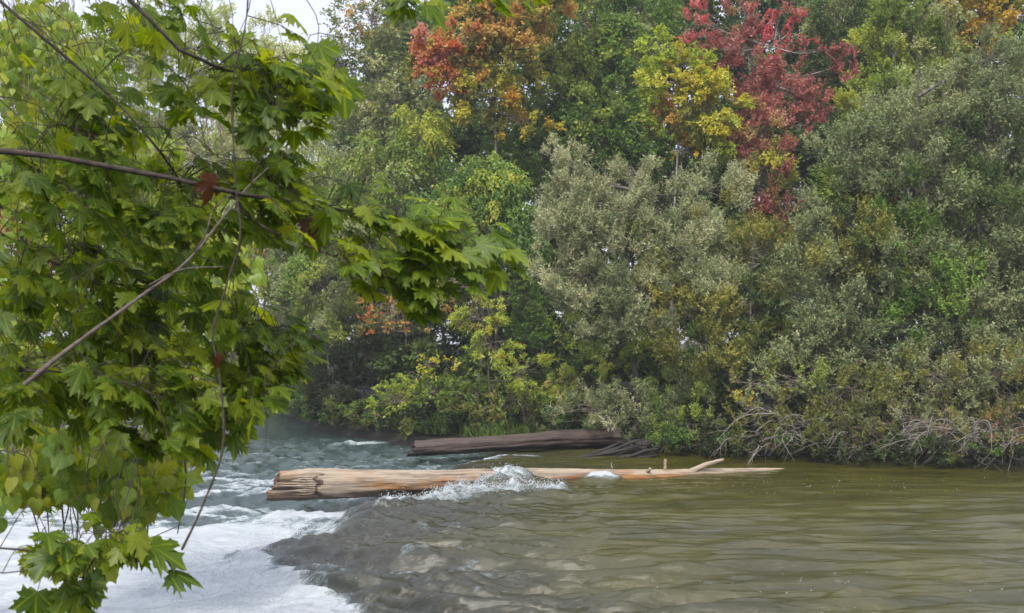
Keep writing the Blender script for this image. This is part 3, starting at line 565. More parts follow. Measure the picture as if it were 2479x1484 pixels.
crown('dogwood_bush', 'dull green bush hanging low beside the far channel', 'bush', [(790, 700, 120, 90, 58, 1.7), (720, 640, 90, 80, 62, 1.6), (850, 790, 90, 60, 55, 1.3), (690, 760, 60, 100, 70, 1.6)], (800, 58), 'fine', 'grey', [(720, 660, 90, 'deep', .6), (800, 720, 90, 'mid', .5)], seed=110, cover=2.2, size=1.2, trunk_r=.06, cr=(.35, .7))
crown('dead_bush', 'brown withered bush seen through the gap beside the hanging vine', 'bush', [(640, 650, 50, 42, 62, .8)], (640, 63), 'lance', 'brown', seed=111, cover=1.3, trunk_r=.04, cr=(.25, .45), bare=120)
crown('sumac_shrub', 'low orange-tinted maple shrub under the fan of leaves', 'shrub', [(930, 750, 80, 35, 49, .9), (1040, 715, 75, 35, 48, .9), (900, 790, 55, 25, 49, .7), (1000, 795, 60, 20, 48.5, .7)], (1010, 49), 'maple', 'olive', [(930, 740, 80, 'orange', .75), (880, 790, 45, 'red', .5), (1040, 715, 70, 'orange', .5), (1000, 800, 60, 'orange', .8)], seed=112, cover=1.6, size=.85, trunk_r=.09, cr=(.22, .4))
crown('poplar_sapling', 'tall yellow-green poplar sapling with pale stem right of the wine-red tree', 'tree', [(2190, 60, 90, 100, 47, 1.3), (2140, 130, 60, 90, 47, 1), (2260, 180, 90, 90, 47, 1.3), (2130, 260, 110, 80, 46, 1.4), (2110, 340, 100, 60, 45, 1.2)], (2185, 47.5), 'upright', 'mid', [(2130, 110, 60, 'lime', .7), (2120, 270, 110, 'lime', .35), (2220, 130, 90, 'pale', .3), (2290, 180, 50, 'gold', .35), (2270, 60, 60, 'pale', .5)], seed=113, cover=3.0, size=.9, trunk_r=.08, bark=M_PALEBARK, cr=(.3, .55))
crown('golden_tree', 'dark golden tree at the top right corner', 'tree', [(2400, 20, 90, 70, 50, 1.4), (2330, -30, 80, 60, 50, 1.2), (2480, 120, 60, 90, 47, 1.2)], (2400, 51), 'broad', 'olive', [(2380, 20, 100, 'gold', .6), (2480, 100, 60, 'mid', .7)], seed=114, cover=2.0, trunk_r=.15, cr=(.3, .6))
crown('whitebeam_tree', 'small tree with silvery pale leaves left of the golden tree', 'tree', [(2290, 35, 55, 36, 46, .8)], (2280, 46.5), 'broad', 'silver', seed=115, cover=1.5, trunk_r=.07, cr=(.25, .45))
crown('grey_thicket', 'shadowed grey-green thicket between the red tree and the sapling', 'bush', [(2020, 60, 100, 110, 52, 1.6), (2050, 180, 90, 110, 52, 1.6), (2040, 330, 80, 120, 50, 1.4)], (2030, 52.5), 'fine', 'dark', [(2010, 50, 90, 'grey', .45)], seed=116, cover=2.0, size=1.2, trunk_r=.12, cr=(.35, .7))
crown('wine_red_tree', 'wine-red autumn tree with upright boughs and crimson tips', 'tree', [(1680, 60, 40, 62, 45, .9), (1730, 130, 45, 60, 45, .9), (1790, 30, 42, 80, 45, .9), (1810, 150, 60, 100, 45, 1.1), (1880, 90, 28, 90, 44.6, .7), (1925, 80, 30, 110, 44.8, .7), (1880, 230, 80, 70, 45, 1.3), (1990, 130, 60, 28, 44.6, .6), (2040, 170, 36, 50, 44.6, .6), (1970, 250, 55, 45, 44.6, .8), (1830, 320, 78, 80, 44.6, 1.2), (1950, 310, 55, 28, 44.4, .6), (1850, 430, 75, 90, 44, 1.1), (1880, 520, 80, 50, 43.5, 1)], (1815, 45), 'upright', 'wine',
      [(1680, 50, 60, 'crimson', .85), (1885, 100, 60, 'crimson', .8), (1935, 80, 50, 'crimson', .65), (1790, 40, 50, 'brown', .5), (1870, 400, 70, 'olive', .65), (1830, 480, 80, 'brown', .35), (1880, 400, 40, 'yellow', .35), (1850, 330, 70, 'brown', .35), (1900, 520, 60, 'olive', .4), (1930, 430, 24, 'lime', .8)], seed=117, cover=2.0, size=.9, trunk_r=.075, bark=M_PALEBARK, cr=(.22, .45))
crown('yellow_tree', 'bright yellow-green locust tree left of the wine-red tree', 'tree', [(1600, 125, 85, 44, 44, .9), (1640, 190, 100, 66, 43.6, 1.1), (1705, 250, 90, 80, 43.6, 1.1), (1640, 290, 85, 50, 44, 1), (1730, 330, 70, 50, 43.8, 1), (1570, 290, 50, 14, 43.6, .5), (1660, 370, 50, 18, 43.6, .5), (1590, 245, 60, 25, 43.8, .7)], (1640, 44), 'maple', 'lime', [(1680, 210, 90, 'yellow', .8), (1710, 300, 80, 'yellow', .65), (1720, 260, 40, 'gold', .4), (1600, 270, 55, 'orange', .4), (1660, 370, 50, 'gold', .85), (1640, 310, 60, 'olive', .4)], seed=118, cover=3.0, size=.85, trunk_r=.09, bark=M_PALEBARK, cr=(.22, .42))
# nearer bushes on the bank
crown('silver_willow', 'large silvery willow in the middle with feathery upright plumes', 'bush', [(1345, 400, 36, 60, 41, .7), (1390, 440, 60, 80, 41, .9), (1530, 420, 55, 60, 41, .8), (1450, 510, 130, 75, 41, 1.3), (1600, 520, 110, 60, 41, 1.2), (1730, 470, 80, 65, 41, 1), (1370, 560, 90, 80, 40.5, 1.2), (1500, 610, 140, 90, 40.5, 1.5), (1680, 600, 120, 90, 40.5, 1.4), (1400, 680, 110, 70, 40, 1.2), (1560, 730, 130, 80, 40, 1.4), (1720, 720, 110, 90, 40, 1.4), (1480, 790, 90, 40, 39.6, .9)], (1560, 41), 'willow', 'silver', [(1560, 740, 210, 'grey', .6), (1700, 650, 150, 'olive', .4), (1700, 600, 120, 'grey', .5), (1400, 600, 160, 'grey', .35), (1330, 700, 60, 'lime', .25)], seed=119, cover=1.8, size=1.0, trunk_r=.13, mat=M_WIL, cr=(.25, .55), bare=10)
crown('sallow_bush', 'huge grey-green sallow filling the right side of the bank', 'bush', [(2380, 170, 90, 100, 39, 1.4), (2250, 300, 130, 110, 39, 1.6), (2420, 330, 100, 130, 38.5, 1.6), (2080, 400, 110, 120, 39, 1.5), (2230, 460, 150, 130, 38.5, 1.9), (2400, 540, 130, 150, 38, 1.9), (2040, 560, 110, 110, 38.5, 1.5), (2170, 640, 150, 120, 38, 1.8), (2330, 730, 150, 120, 37.5, 1.8), (1960, 660, 100, 100, 38.2, 1.4), (2060, 770, 140, 80, 37.6, 1.5), (2460, 690, 90, 150, 37.5, 1.5), (2130, 860, 120, 60, 36.8, 1.2), (2330, 860, 130, 60, 36.2, 1.2), (2470, 880, 80, 70, 36, 1.1), (1960, 850, 90, 60, 37, 1.2)], (2200, 39), 'sallow', 'grey', [(2250, 620, 200, 'deep', .45), (2380, 400, 160, 'grey', .5), (2120, 520, 110, 'dark', .4), (2350, 450, 140, 'dark', .45), (2100, 620, 140, 'olive', .3), (2010, 440, 60, 'mid', .5)], seed=120, cover=1.9, size=1.0, trunk_r=.16, mat=M_WIL, cr=(.28, .6), bare=10)
crown('spindle_bush', 'shaded olive bush between the silvery willow and the big sallow', 'bush', [(1850, 620, 110, 90, 41, 1.3), (1830, 750, 120, 90, 40, 1.3), (1700, 850, 130, 70, 39, 1.2), (1880, 840, 110, 70, 38.5, 1.2)], (1830, 41), 'sallow', 'olive', [(1850, 640, 100, 'grey', .4), (1800, 800, 160, 'dark', .5), (1940, 780, 30, 'orange', .7)], seed=121, cover=1.9, trunk_r=.08, cr=(.28, .5), bare=16)
crown('yellow_maple_shrub', 'small golden-leaved maple shrub near the dark recess on the left', 'shrub', [(1060, 885, 62, 26, 45.5, .7), (1010, 920, 50, 22, 45.5, .6), (950, 960, 50, 36, 46, .7)], (1040, 46), 'maple', 'lime', [(1070, 880, 60, 'yellow', .85), (1080, 870, 40, 'gold', .35)], seed=122, cover=1.8, size=.85, trunk_r=.05, cr=(.2, .35))
crown('elder_bush', 'bright yellow-green lance-leaved bush at mid bank', 'bush', [(1190, 840, 65, 45, 44, .9), (1150, 760, 70, 45, 45, .9), (1280, 900, 70, 50, 43.5, .9), (1090, 680, 60, 40, 46, .8)], (1200, 44.8), 'lance', 'lime', [(1130, 740, 90, 'olive', .6), (1280, 900, 60, 'mid', .6), (1210, 830, 40, 'yellow', .3)], seed=123, cover=1.7, size=.85, trunk_r=.05, cr=(.22, .4))
crown('elder_bush', 'yellow-green bush under the silvery willow, right of the dark hollow', 'bush', [(1400, 800, 70, 35, 42.5, .8), (1480, 870, 80, 45, 42, .9), (1570, 830, 55, 45, 41, .8), (1390, 930, 80, 40, 42.5, .9), (1370, 690, 30, 25, 42, .5)], (1440, 43.2), 'lance', 'lime', [(1480, 880, 90, 'mid', .65), (1380, 930, 70, 'olive', .6), (1410, 810, 60, 'mid', .4)], seed=124, cover=1.7, size=.85, trunk_r=.05, cr=(.22, .4))
crown('bramble_bush', 'green bramble hanging over the water left of the elder bush', 'bush', [(970, 960, 60, 50, 47, .8), (1060, 960, 90, 50, 46, 1), (880, 1000, 70, 36, 48.5, .9), (1140, 960, 80, 60, 45.5, 1), (1250, 980, 90, 45, 44.5, .9), (1010, 1020, 70, 26, 46.5, .7)], (1050, 47), 'broad', 'mid', [(940, 950, 60, 'lime', .5), (1140, 990, 60, 'olive', .6), (1260, 950, 80, 'olive', .5), (900, 1000, 60, 'deep', .6)], seed=125, cover=1.8, size=.8, trunk_r=.04, cr=(.2, .4), bare=16)
crown('yew_bush', 'evergreen bush at the turn of the bank, recess shade put into its leaf colour', 'bush', [(820, 950, 90, 60, 52, 1.3), (900, 870, 110, 60, 51, 1.4), (1000, 850, 90, 50, 50, 1.2), (775, 985, 60, 40, 57, .9), (870, 1020, 90, 26, 49, .8), (950, 1035, 70, 16, 47, .6), (735, 940, 50, 50, 66, 1), (720, 880, 70, 60, 70, 1.2)], (900, 52), 'fine', 'black', [(880, 1010, 60, 'dark', .5)], seed=126, cover=2.0, size=.9, trunk_r=.08, cr=(.25, .5))  # near-black leaves paint the shade of the recess in the bank
crown('blue_spruce', 'small bluish dark conifer in the hollow below the maple fan', 'tree', [(1250, 730, 70, 60, 47, 1), (1280, 800, 60, 60, 47, 1)], (1270, 47.5), 'fine', 'deep', seed=127, cover=1.8, trunk_r=.07, cr=(.22, .4))
crown('creeping_willow', 'soft grey-green willow spreading over the end of the dark log', 'bush', [(1400, 1000, 90, 42, 39.4, .9), (1500, 960, 100, 40, 40, 1), (1560, 1020, 110, 48, 39, 1), (1650, 960, 100, 60, 39.5, 1.1), (1680, 1040, 100, 46, 38, 1)], (1560, 41), 'willow', 'grey', [(1400, 1000, 110, 'silver', .35), (1660, 990, 110, 'mid', .45), (1640, 1050, 100, 'dark', .35)], seed=128, cover=1.8, size=.85, trunk_r=.05, mat=M_WIL, cr=(.2, .4))
crown('alder_bush', 'leafy olive bush with bare grey twigs dipping to the pool', 'bush', [(1930, 920, 110, 60, 36.2, 1.1), (2060, 960, 110, 80, 35.8, 1.2), (1830, 1000, 90, 50, 36.4, .9), (1960, 1040, 120, 50, 35.6, 1), (2110, 1060, 90, 42, 35, .9), (1790, 930, 40, 30, 36.6, .5)], (1990, 37.6), 'sallow', 'olive', [(1950, 900, 110, 'mid', .4), (1810, 950, 50, 'gold', .35), (2050, 960, 110, 'grey', .5), (1960, 1060, 90, 'brown', .12), (1900, 940, 110, 'grey', .4)], seed=129, cover=1.35, size=.9, trunk_r=.05, cr=(.2, .4), bare=60)
crown('hawthorn_bush', 'browning bush with a tangle of bare twigs at the right edge of the water', 'bush', [(2240, 930, 120, 80, 35.6, 1.2), (2400, 930, 110, 90, 35, 1.3), (2230, 1030, 110, 50, 34.8, 1), (2360, 1040, 120, 55, 34.2, 1.1), (2470, 1040, 80, 60, 34, 1)], (2330, 37), 'sallow', 'olive', [(2400, 1060, 130, 'brown', .3), (2240, 940, 160, 'grey', .55), (2400, 920, 120, 'grey', .5)], seed=140, cover=1.1, size=.9, trunk_r=.05, cr=(.2, .4), bare=110)
crown('ivy_bush', 'low bush along the waterline behind the bare twigs, undershadow put into its leaf colour', 'bush', [(1720, 1070, 120, 30, 37, .9), (1900, 1075, 130, 34, 35.6, .9), (2100, 1085, 150, 32, 34.3, .9), (2320, 1090, 150, 32, 33.4, .9), (2500, 1090, 100, 32, 33, .9)], (2100, 38), 'broad', 'black', seed=141, cover=1.8, size=.8, trunk_r=.04, cr=(.2, .4))  # dark leaf colour stands in for shadow under the overhanging bushes
def overhang(root_x, name, label, x0, x1, y0, y1, D, n, seed):
    rng = np.random.default_rng(seed); mb = MB(); c = P((x0 + x1) / 2, (y0 + y1) / 2, D + 1); root = thing(name, c, label, 'twigs')
    for i in range(n):
        b = P(rng.uniform(x0, x1), rng.uniform(y0, y1), D + rng.uniform(-.2, 1.4)); az = rng.normal(-.9, .9); ln = rng.uniform(.9, 2.3)
        d = np.array([math.sin(az), -abs(math.cos(az)) * .7, 0]); e = b + d * ln + [0, 0, -rng.uniform(.1, .9)]; e[2] = max(e[2], .0)
        q = spline([b, b + (e - b) * .5 + [0, 0, rng.uniform(.1, .4)] + rng.normal(0, .08, 3), e], 9); mb.tube(q, np.linspace(.017, .005, 9) * rng.uniform(.5, 1.5), 4, False)
        for j in range(rng.integers(2, 6)):
            s0 = q[rng.integers(2, 8)]; f = s0 + norm(d + rng.normal(0, .8, 3) + [0, 0, -.35]) * rng.uniform(.25, .8); f[2] = max(f[2], -.05); mb.tube(spline([s0, (s0 + f) / 2 + rng.normal(0, .04, 3), f], 5), np.linspace(.009, .003, 5), 3, False)
    link('twigs', mb.mesh('twigs'), M_PALETWIG, root, kind='stuff')
M_PALETWIG = mat_bark('pale_twig', (.10, .09, .075), (.30, .27, .23), 10)
overhang(0, 'bare_twigs', 'tangle of bare pale twigs drooping into the pool at the right edge', 2200, 2500, 1010, 1085, 33.2, 72, 61)
overhang(0, 'bare_twigs', 'bare grey twigs reaching out over the pool beyond the tip of the pale log', 1760, 2200, 1000, 1085, 34.8, 42, 62)
def undergrowth(seed):
    rng = np.random.default_rng(seed); B = np.array(BANK_R[2:12], float); Ls = np.linalg.norm(np.diff(B, axis=0), axis=1); n = 620
    w = Ls * np.array([1.6, 1.6, 1.5, 1.4, 1.3, 1.3, 1.3, 1, .5]); k = rng.choice(len(Ls), n, p=w / w.sum()); h = rng.random((n, 1)); b = B[k] * (1 - h) + B[k + 1] * h
    t = norm(B[k + 1] - B[k]); nrm = np.stack([-t[:, 1], t[:, 0]], -1) * -1; off = rng.uniform(-.9, 1.6, n); b = b + nrm * off[:, None]; sc = np.clip(b[:, 1] / 45, .75, 1.8)
    keep = ~((np.abs(b[:, 0] - 0) < 3.4) & (b[:, 1] < 44.5) & (off < .4)); b, off, sc = b[keep], off[keep], sc[keep]; n = len(b)
    cr_ = rng.uniform(.22, .42, n) * sc; cc = np.c_[b, .05 + cr_ * .6 + rng.random(n) * .75 * sc]
    q = rng.random(n); P1 = np.array(PAL['black']); P2 = np.array(PAL['deep']); P3 = np.array(PAL['olive']); col = np.where((q < .55)[:, None], P1[1], np.where((q < .85)[:, None], P2[0], P3[0]))  # the black share paints shadow under the bank edge into the leaves
    v, c, _ = leaves(rng, cc, cr_, col, np.array([0, 60, 0.]), STY['fine'], 1.3, 1.0)
    link('undergrowth', mesh_quads('undergrowth', v.reshape(-1, 3), np.arange(len(v) * 4).reshape(-1, 4), False, c), M_FOL, kind='stuff', label='leafy undergrowth along the waterline of the far bank, undershadow put into its leaf colour', category='undergrowth')
undergrowth(44)
# grass tufts and reeds at the waterline
def tuft(name, label, x, y, D, n, hgt, spread, cols, seed):
    rng = np.random.default_rng(seed); c0 = P(x, y, D); c0[2] = max(.05, float(ground_z(c0[:1], c0[1:2])[0])); b = c0 + rng.normal(0, 1, (n, 3)) * [spread, spread * .5, 0]
    d = norm(rng.normal(0, .42, (n, 3)) + [0, -.1, 1]); s = norm(np.cross(d, rng.normal(size=(n, 3)))) * .016; hh = hgt * rng.uniform(.5, 1.1, (n, 1)); bend = rng.normal(0, .22, (n, 3)) * hh; bend[:, 2] = -np.abs(bend[:, 2])
    m1 = b + d * hh * .55; tp = b + d * hh + bend; v = np.stack([b - s, b + s, m1 + s * .8, m1 - s * .8, m1 - s * .8, m1 + s * .8, tp + s * .1, tp - s * .1], 1)
    c = np.array(cols)[rng.integers(0, len(cols), n)] * np.exp(rng.normal(0, .2, (n, 1))); c = np.repeat(c, 2, 0)
    link(name, mesh_quads(name, v.reshape(-1, 3), np.arange(n * 8).reshape(-1, 4), False, c), M_FOL, kind='stuff', label=label, category='grass')
tuft('grass_tuft', 'bright green grass on the bank above the dark log', 1240, 1045, 44, 900, .75, .75, [(.09, .16, .03), (.13, .19, .04)], 1)
tuft('sedge_tuft', 'arching dark sedge at the water left of the dark log', 1075, 1040, 45.6, 500, 1.1, .45, [(.05, .10, .025), (.08, .14, .03)], 2)

# ------------------------------------------------------------------ leaves near the camera
HALF = np.array([(.05, -.04), (.20, -.11), (.26, -.05), (.45, -.15), (.41, .02), (.60, .07), (.43, .17), (.50, .26), (.64, .29), (.57, .38), (.72, .54), (.53, .51), (.49, .66), (.40, .60), (.26, .50), (.27, .66), (.39, .80), (.20, .79), (.14, .90)])
MAPLE = np.concatenate([HALF, [(0, 1.06)], HALF[::-1] * [-1, 1], [(0, 0)]])
HH = np.array([(.20, -.12), (.42, .0), (.50, .22), (.44, .45), (.30, .62), (.26, .72), (.10, .86)])
HEART = np.concatenate([HH, [(0, 1.05)], HH[::-1] * [-1, 1], [(0, 0)]])
OH = np.array([(.12, .10), (.22, .3), (.22, .55), (.12, .82)]); OVAL = np.concatenate([OH, [(0, 1.0)], OH[::-1] * [-1, 1], [(0, 0)]])
def leaf_geo(outline, variant):
    rng = np.random.default_rng(variant); n = len(outline); p = outline * (1 + rng.normal(0, .035, outline.shape)); c = np.array([[0, .22]])
    xy = np.concatenate([p, c]); bend = rng.uniform(.10, .55); fold = rng.uniform(-.15, .35); tw = rng.normal(0, .12)
    z = -bend * (xy[:, 1] - .1) ** 2 + fold * np.abs(xy[:, 0]) - rng.uniform(.1, .6) * xy[:, 0] ** 2 + tw * xy[:, 0] * xy[:, 1] + rng.normal(0, .018, len(xy))
    f = np.array([[i, (i + 1) % n, n] for i in range(n)]); return np.c_[xy[:, 0], xy[:, 1], z], f, xy
def leaf_me(name, geos, mats_T, rnd, mat):
    """geos: list of variant geometry; mats_T: list of (variant, 3x3 rows, pos, size)"""
    V = []; F = []; U = []; Rn = []; n = 0
    for (k, M, p, s), r in zip(mats_T, rnd):
        v, f, uv = geos[k]; V.append(v * s @ M + p); F.append(f + n); n += len(v); U.append(uv[f.ravel()]); Rn.append(np.full(len(v), r))
    me = mesh_quads(name, np.concatenate(V), np.concatenate(F), True, extra={'rnd': np.concatenate(Rn)})
    ul = me.uv_layers.new(name='leaf'); ul.data.foreach_set('uv', np.concatenate(U).astype(np.float32).ravel()); me.materials.append(mat); return me
def frame(dirv, nrm):
    y = norm(dirv); z = norm(nrm - y * np.sum(nrm * y, -1, keepdims=True)); x = np.cross(y, z); return np.stack([x, y, z], -2)   # rows = local axes in world
def in_poly(x, y, poly): return poly_sd(x, y, np.array(poly, float)) < 0
from mathutils import Matrix
def place_leaves(root, specs, geos, mat, n_obj, mb, skeleton, seed, name='leaf', stuffname='foliage', twig_r=.0013, flat=True):
    """specs: regions (poly, D0, D1, count, size, tipdir, cluster)"""
    rng = np.random.default_rng(seed); T = []
    for (poly, D0, D1, cnt, size, tip, per) in specs:
        poly = np.array(poly, float); lo, hi = poly.min(0), poly.max(0); need = int(math.ceil(cnt / per)); got = 0
        while got < need:
            x, y = rng.uniform(lo, hi)
            if poly_sd(np.array([x]), np.array([y]), poly)[0] > -10: continue
            got += 1; D = rng.uniform(D0, D1); c = P(x, y, D)
            sd = norm(np.array([tip[0] + rng.normal(0, .35), rng.normal(0, .5), tip[1] + rng.normal(0, .30)]))
            ds = np.linalg.norm(skeleton - c + sd * .15, axis=1); k = skeleton[np.argmin(ds + rng.random(len(ds)) * .22)]
            if np.linalg.norm(k - c) > .38: k = c - sd * rng.uniform(.25, .45) + [0, 0, .05]
            mdl = (k + c) / 2 + [0, 0, .06] + rng.normal(0, .03, 3); tw = spline([k, mdl, c], 7); mb.tube(tw, np.linspace(twig_r * 1.9, twig_r, 7), 4, False)
            for j in range(per):
                b = tw[rng.integers(3, 7)] if j else c; td = norm(sd + rng.normal(0, .55, 3) + [0, 0, -.15])
                pet = b + td * size * rng.uniform(.35, .8) + [0, 0, rng.normal(0, .01)]
                mb.tube(np.stack([b, (b + pet) / 2 + [0, 0, .01], pet]), np.array([.0011, .0009, .0009]) * (1 + size * 2), 3, False)
                tdir = norm(sd * [.8, .5, .25] + td * [.5, .5, .2] + rng.normal(0, .30, 3) * [1, 1, .5] + [.15, -.15, -.22]) if flat else norm(sd * .55 + td * .5 + rng.normal(0, .30, 3) + [0, 0, -.30]); nr = norm(np.array([.30, -.22 - .28 * (x > 760 and y > 430), 1.0]) + rng.normal(0, .27 + .10 * (rng.random() < .3), 3)) if flat else norm(np.array([.15, -.9, .5]) + rng.normal(0, .45, 3))
                T.append((int(rng.integers(len(geos))), frame(tdir, nr), pet, size * rng.uniform(.48, 1.16)))
    sc = np.array([q[3] / q[2][1] for q in T]); vx, vy = view_xy(np.array([q[2] for q in T])); vis = (vx > -40) & (vx < 2520) & (vy > -40) & (vy < 1520)
    order = np.argsort(-(sc * vis + rng.random(len(sc)) * .006)); shared = []
    for k, g in enumerate(geos): shared.append(leaf_me(name, [g], [(0, np.eye(3), np.zeros(3), 1.0)], [0.0], mat))
    inv = Matrix.Translation(-root.location)
    for i in order[:n_obj]:
        k, M, p, s = T[i]; o = bpy.data.objects.new(name, shared[k]); COL.objects.link(o); o.parent = root
        o.matrix_local = inv @ Matrix.Translation(p) @ Matrix(M.tolist()).transposed().to_4x4() @ Matrix.Scale(s, 4)
    rest = [T[i] for i in order[n_obj:]]
    if rest: link(stuffname, leaf_me(stuffname, geos, rest, rng.random(len(rest)), mat), None, root, kind='stuff')
GM = [leaf_geo(MAPLE, 300 + i) for i in range(9)]; GH = [leaf_geo(HEART, 400 + i) for i in range(7)]; GO = [leaf_geo(OVAL, 500 + i) for i in range(5)]

# near maple: trunk outside the left edge, boughs reaching in
MB0 = np.array([-4.3, 4.6, 1.4]); mt = thing('maple_tree', MB0, 'near green maple whose leafy boughs reach in from the left edge', 'tree')
rngm = np.random.default_rng(70)
def bough(pts, r0, r1, mat=M_LIMB, nm='branch', n=26, par=None, **kw):
    c = [P(*q) if isinstance(q, tuple) else q for q in pts]
    s = spline(c, n); mb = MB(); mb.tube(s, np.linspace(r0, r1, n) * (1 + .12 * rngm.normal(size=n)), 7, False, .05, rngm); link(nm, mb.mesh(nm), mat, par if par is not None else mt, **kw); return s
sk = []
tb = spline([MB0 - [0, 0, .3], MB0 + [.05, 0, 2.0], MB0 + [-.1, .1, 4.2], MB0 + [0, .2, 6.5]], 24); mb = MB(); mb.tube(tb, np.linspace(.17, .09, 24), 10, False, .05, rngm); link('trunk', mb.mesh('trunk'), M_LIMB, mt)
def B(pts, r0, r1, z0=None, **kw):
    s = bough(pts, r0, r1, **kw); sk.append(s); return s
TR = lambda z: (-4.3 + .0, 4.6, z)
def BT(z, pts, r0, r1, n=30):      # from the trunk
    c = np.array([TR(z)] + [tuple(P(x, y, D)) for x, y, D in pts]); s = spline(c, n); mb = MB(); mb.tube(s, np.linspace(r0, r1, n) * (1 + .10 * rngm.normal(size=n)), 7, False, .05, rngm); link('branch', mb.mesh('branch'), M_LIMB, mt); sk.append(s); return s
BT(3.9, [(0, 365, 4.0), (120, 378, 4.0), (260, 402, 4.0), (430, 435, 4.05), (560, 465, 4.1), (740, 492, 4.4), (840, 512, 4.6)], .022, .006)
BT(6.3, [(200, -120, 4.5), (310, -5, 4.0), (400, 85, 4.0), (455, 138, 4.05), (520, 160, 4.1), (640, 190, 4.5), (760, 215, 4.5)], .022, .004)
BT(5.9, [(-60, -50, 4.8), (20, 20, 4.4), (150, 130, 4.4), (300, 265, 4.4), (370, 345, 4.4), (415, 405, 4.5), (440, 460, 4.8)], .016, .003)
BT(6.45, [(500, -140, 4.6), (700, -70, 4.5), (900, -30, 4.4), (1060, -22, 4.35), (1180, -15, 4.3), (1280, -5, 4.3)], .012, .003); sk.pop()
BT(3.1, [(-20, 555, 5.0), (80, 610, 5.0), (200, 665, 5.0), (350, 700, 5.0), (430, 715, 5.1)], .018, .004)
BT(1.9, [(-40, 1325, 4.3), (100, 1335, 4.2), (180, 1345, 4.2), (330, 1345, 4.2), (375, 1335, 4.3)], .013, .002)
BT(1.8, [(-40, 1375, 4.1), (30, 1388, 4.0), (120, 1370, 4.0), (200, 1400, 4.0)], .010, .002)
BT(2.6, [(-30, 900, 4.4), (150, 900, 4.4), (320, 930, 4.4), (480, 1010, 4.5), (600, 1045, 4.6)], .012, .002)
B([(565, 470, 4.4), (580, 500, 4.4), (640, 550, 4.35), (760, 600, 4.3), (860, 640, 4.25), (960, 680, 4.2), (1040, 700, 4.2)], .007, .002)
B([(740, 492, 4.5), (900, 535, 4.35), (990, 560, 4.25), (1090, 590, 4.2), (1190, 620, 4.2)], .005, .0015)
B([(70, 370, 4.45), (100, 450, 4.45), (150, 560, 4.5), (170, 620, 4.5)], .005, .002)
B([(560, 465, 4.4), (640, 440, 4.5), (730, 440, 4.6)], .004, .002)
B([(180, 640, 5.0), (260, 720, 4.8), (300, 800, 4.8), (360, 880, 4.8)], .005, .002)
B([(430, 715, 5.1), (540, 760, 4.8), (640, 800, 4.7), (720, 840, 4.6)], .004, .0015)
B([(640, 190, 4.5), (700, 260, 4.5), (790, 190, 4.5), (860, 175, 4.5)], .003, .0015)
B([(230, 340, 4.6), (140, 300, 4.6), (90, 345, 4.5), (70, 372, 4.45)], .003, .002)
sk = np.concatenate(sk); mbt = MB()
SP = [
 ([(450, 110), (560, 90), (700, 130), (860, 190), (800, 250), (730, 330), (620, 330), (540, 290), (500, 210)], 4.1, 4.9, 233, 0.101, (.5, -.7), 3),
 ([(690, 330), (620, 330), (540, 300), (590, 400), (680, 480), (760, 450)], 4.2, 4.9, 57, 0.101, (.5, -.8), 2),
 ([(270, -20), (520, -20), (450, 50), (420, 150), (340, 130), (300, 60)], 4.2, 4.8, 43, 0.098, (.4, -.7), 2),
 ([(140, -20), (280, -20), (270, 10), (200, 20)], 4.0, 4.6, 12, 0.094, (.4, -.7), 2),
 ([(370, 160), (450, 160), (500, 250), (450, 260), (400, 200)], 4.2, 4.5, 17, 0.098, (-.2, -.8), 1),
 ([(930, -40), (1290, -40), (1260, 25), (1180, 10), (1040, 5), (960, 25)], 4.2, 4.5, 25, 0.101, (.3, -.7), 2),
 ([(90, 150), (260, 180), (400, 300), (480, 380), (430, 420), (330, 330), (200, 300), (110, 240)], 4.6, 5.2, 106, 0.101, (.4, -.7), 3),
 ([(0, 330), (240, 330), (430, 420), (560, 500), (560, 640), (430, 650), (200, 560), (0, 520)], 4.3, 5.1, 312, 0.105, (.5, -.7), 3),
 ([(400, 360), (560, 360), (740, 420), (760, 560), (620, 560), (520, 460)], 4.3, 4.9, 79, 0.101, (.5, -.6), 2),
 ([(600, 490), (860, 450), (1000, 520), (1120, 590), (1060, 700), (960, 700), (800, 600), (640, 560)], 4.15, 4.6, 132, 0.101, (.75, -.5), 3),
 ([(850, 480), (1000, 500), (1120, 560), (1190, 610), (1150, 680), (1050, 660), (900, 560)], 4.05, 4.35, 68, 0.101, (.8, -.45), 3),
 ([(790, 610), (900, 620), (1060, 700), (1020, 765), (900, 700), (800, 680)], 4.1, 4.4, 44, 0.105, (.75, -.5), 3),
 ([(1130, 570), (1225, 600), (1240, 640), (1170, 665)], 4.1, 4.25, 11, 0.105, (.9, -.35), 2),
 ([(0, 520), (200, 560), (430, 650), (560, 640), (590, 720), (560, 860), (400, 900), (0, 900)], 4.4, 5.3, 380, 0.105, (.5, -.7), 3),
 ([(560, 700), (680, 750), (760, 830), (770, 870), (700, 900), (560, 900)], 4.4, 4.9, 77, 0.101, (.7, -.6), 3),
 ([(0, 880), (560, 880), (700, 900), (640, 960), (600, 1040), (500, 1090), (350, 1090), (200, 1010), (0, 1030)], 4.3, 5.0, 368, 0.105, (.55, -.7), 3),
 ([(70, 1270), (330, 1260), (350, 1300), (310, 1340), (180, 1340), (70, 1340)], 3.9, 4.3, 48, 0.099, (.2, -.9), 2),
 ([(120, 1350), (250, 1350), (240, 1400), (150, 1410)], 3.9, 4.1, 14, 0.103, (.1, -1), 1),
]
place_leaves(mt, SP, GM, M_MAPLE, 300, mbt, sk, 71)
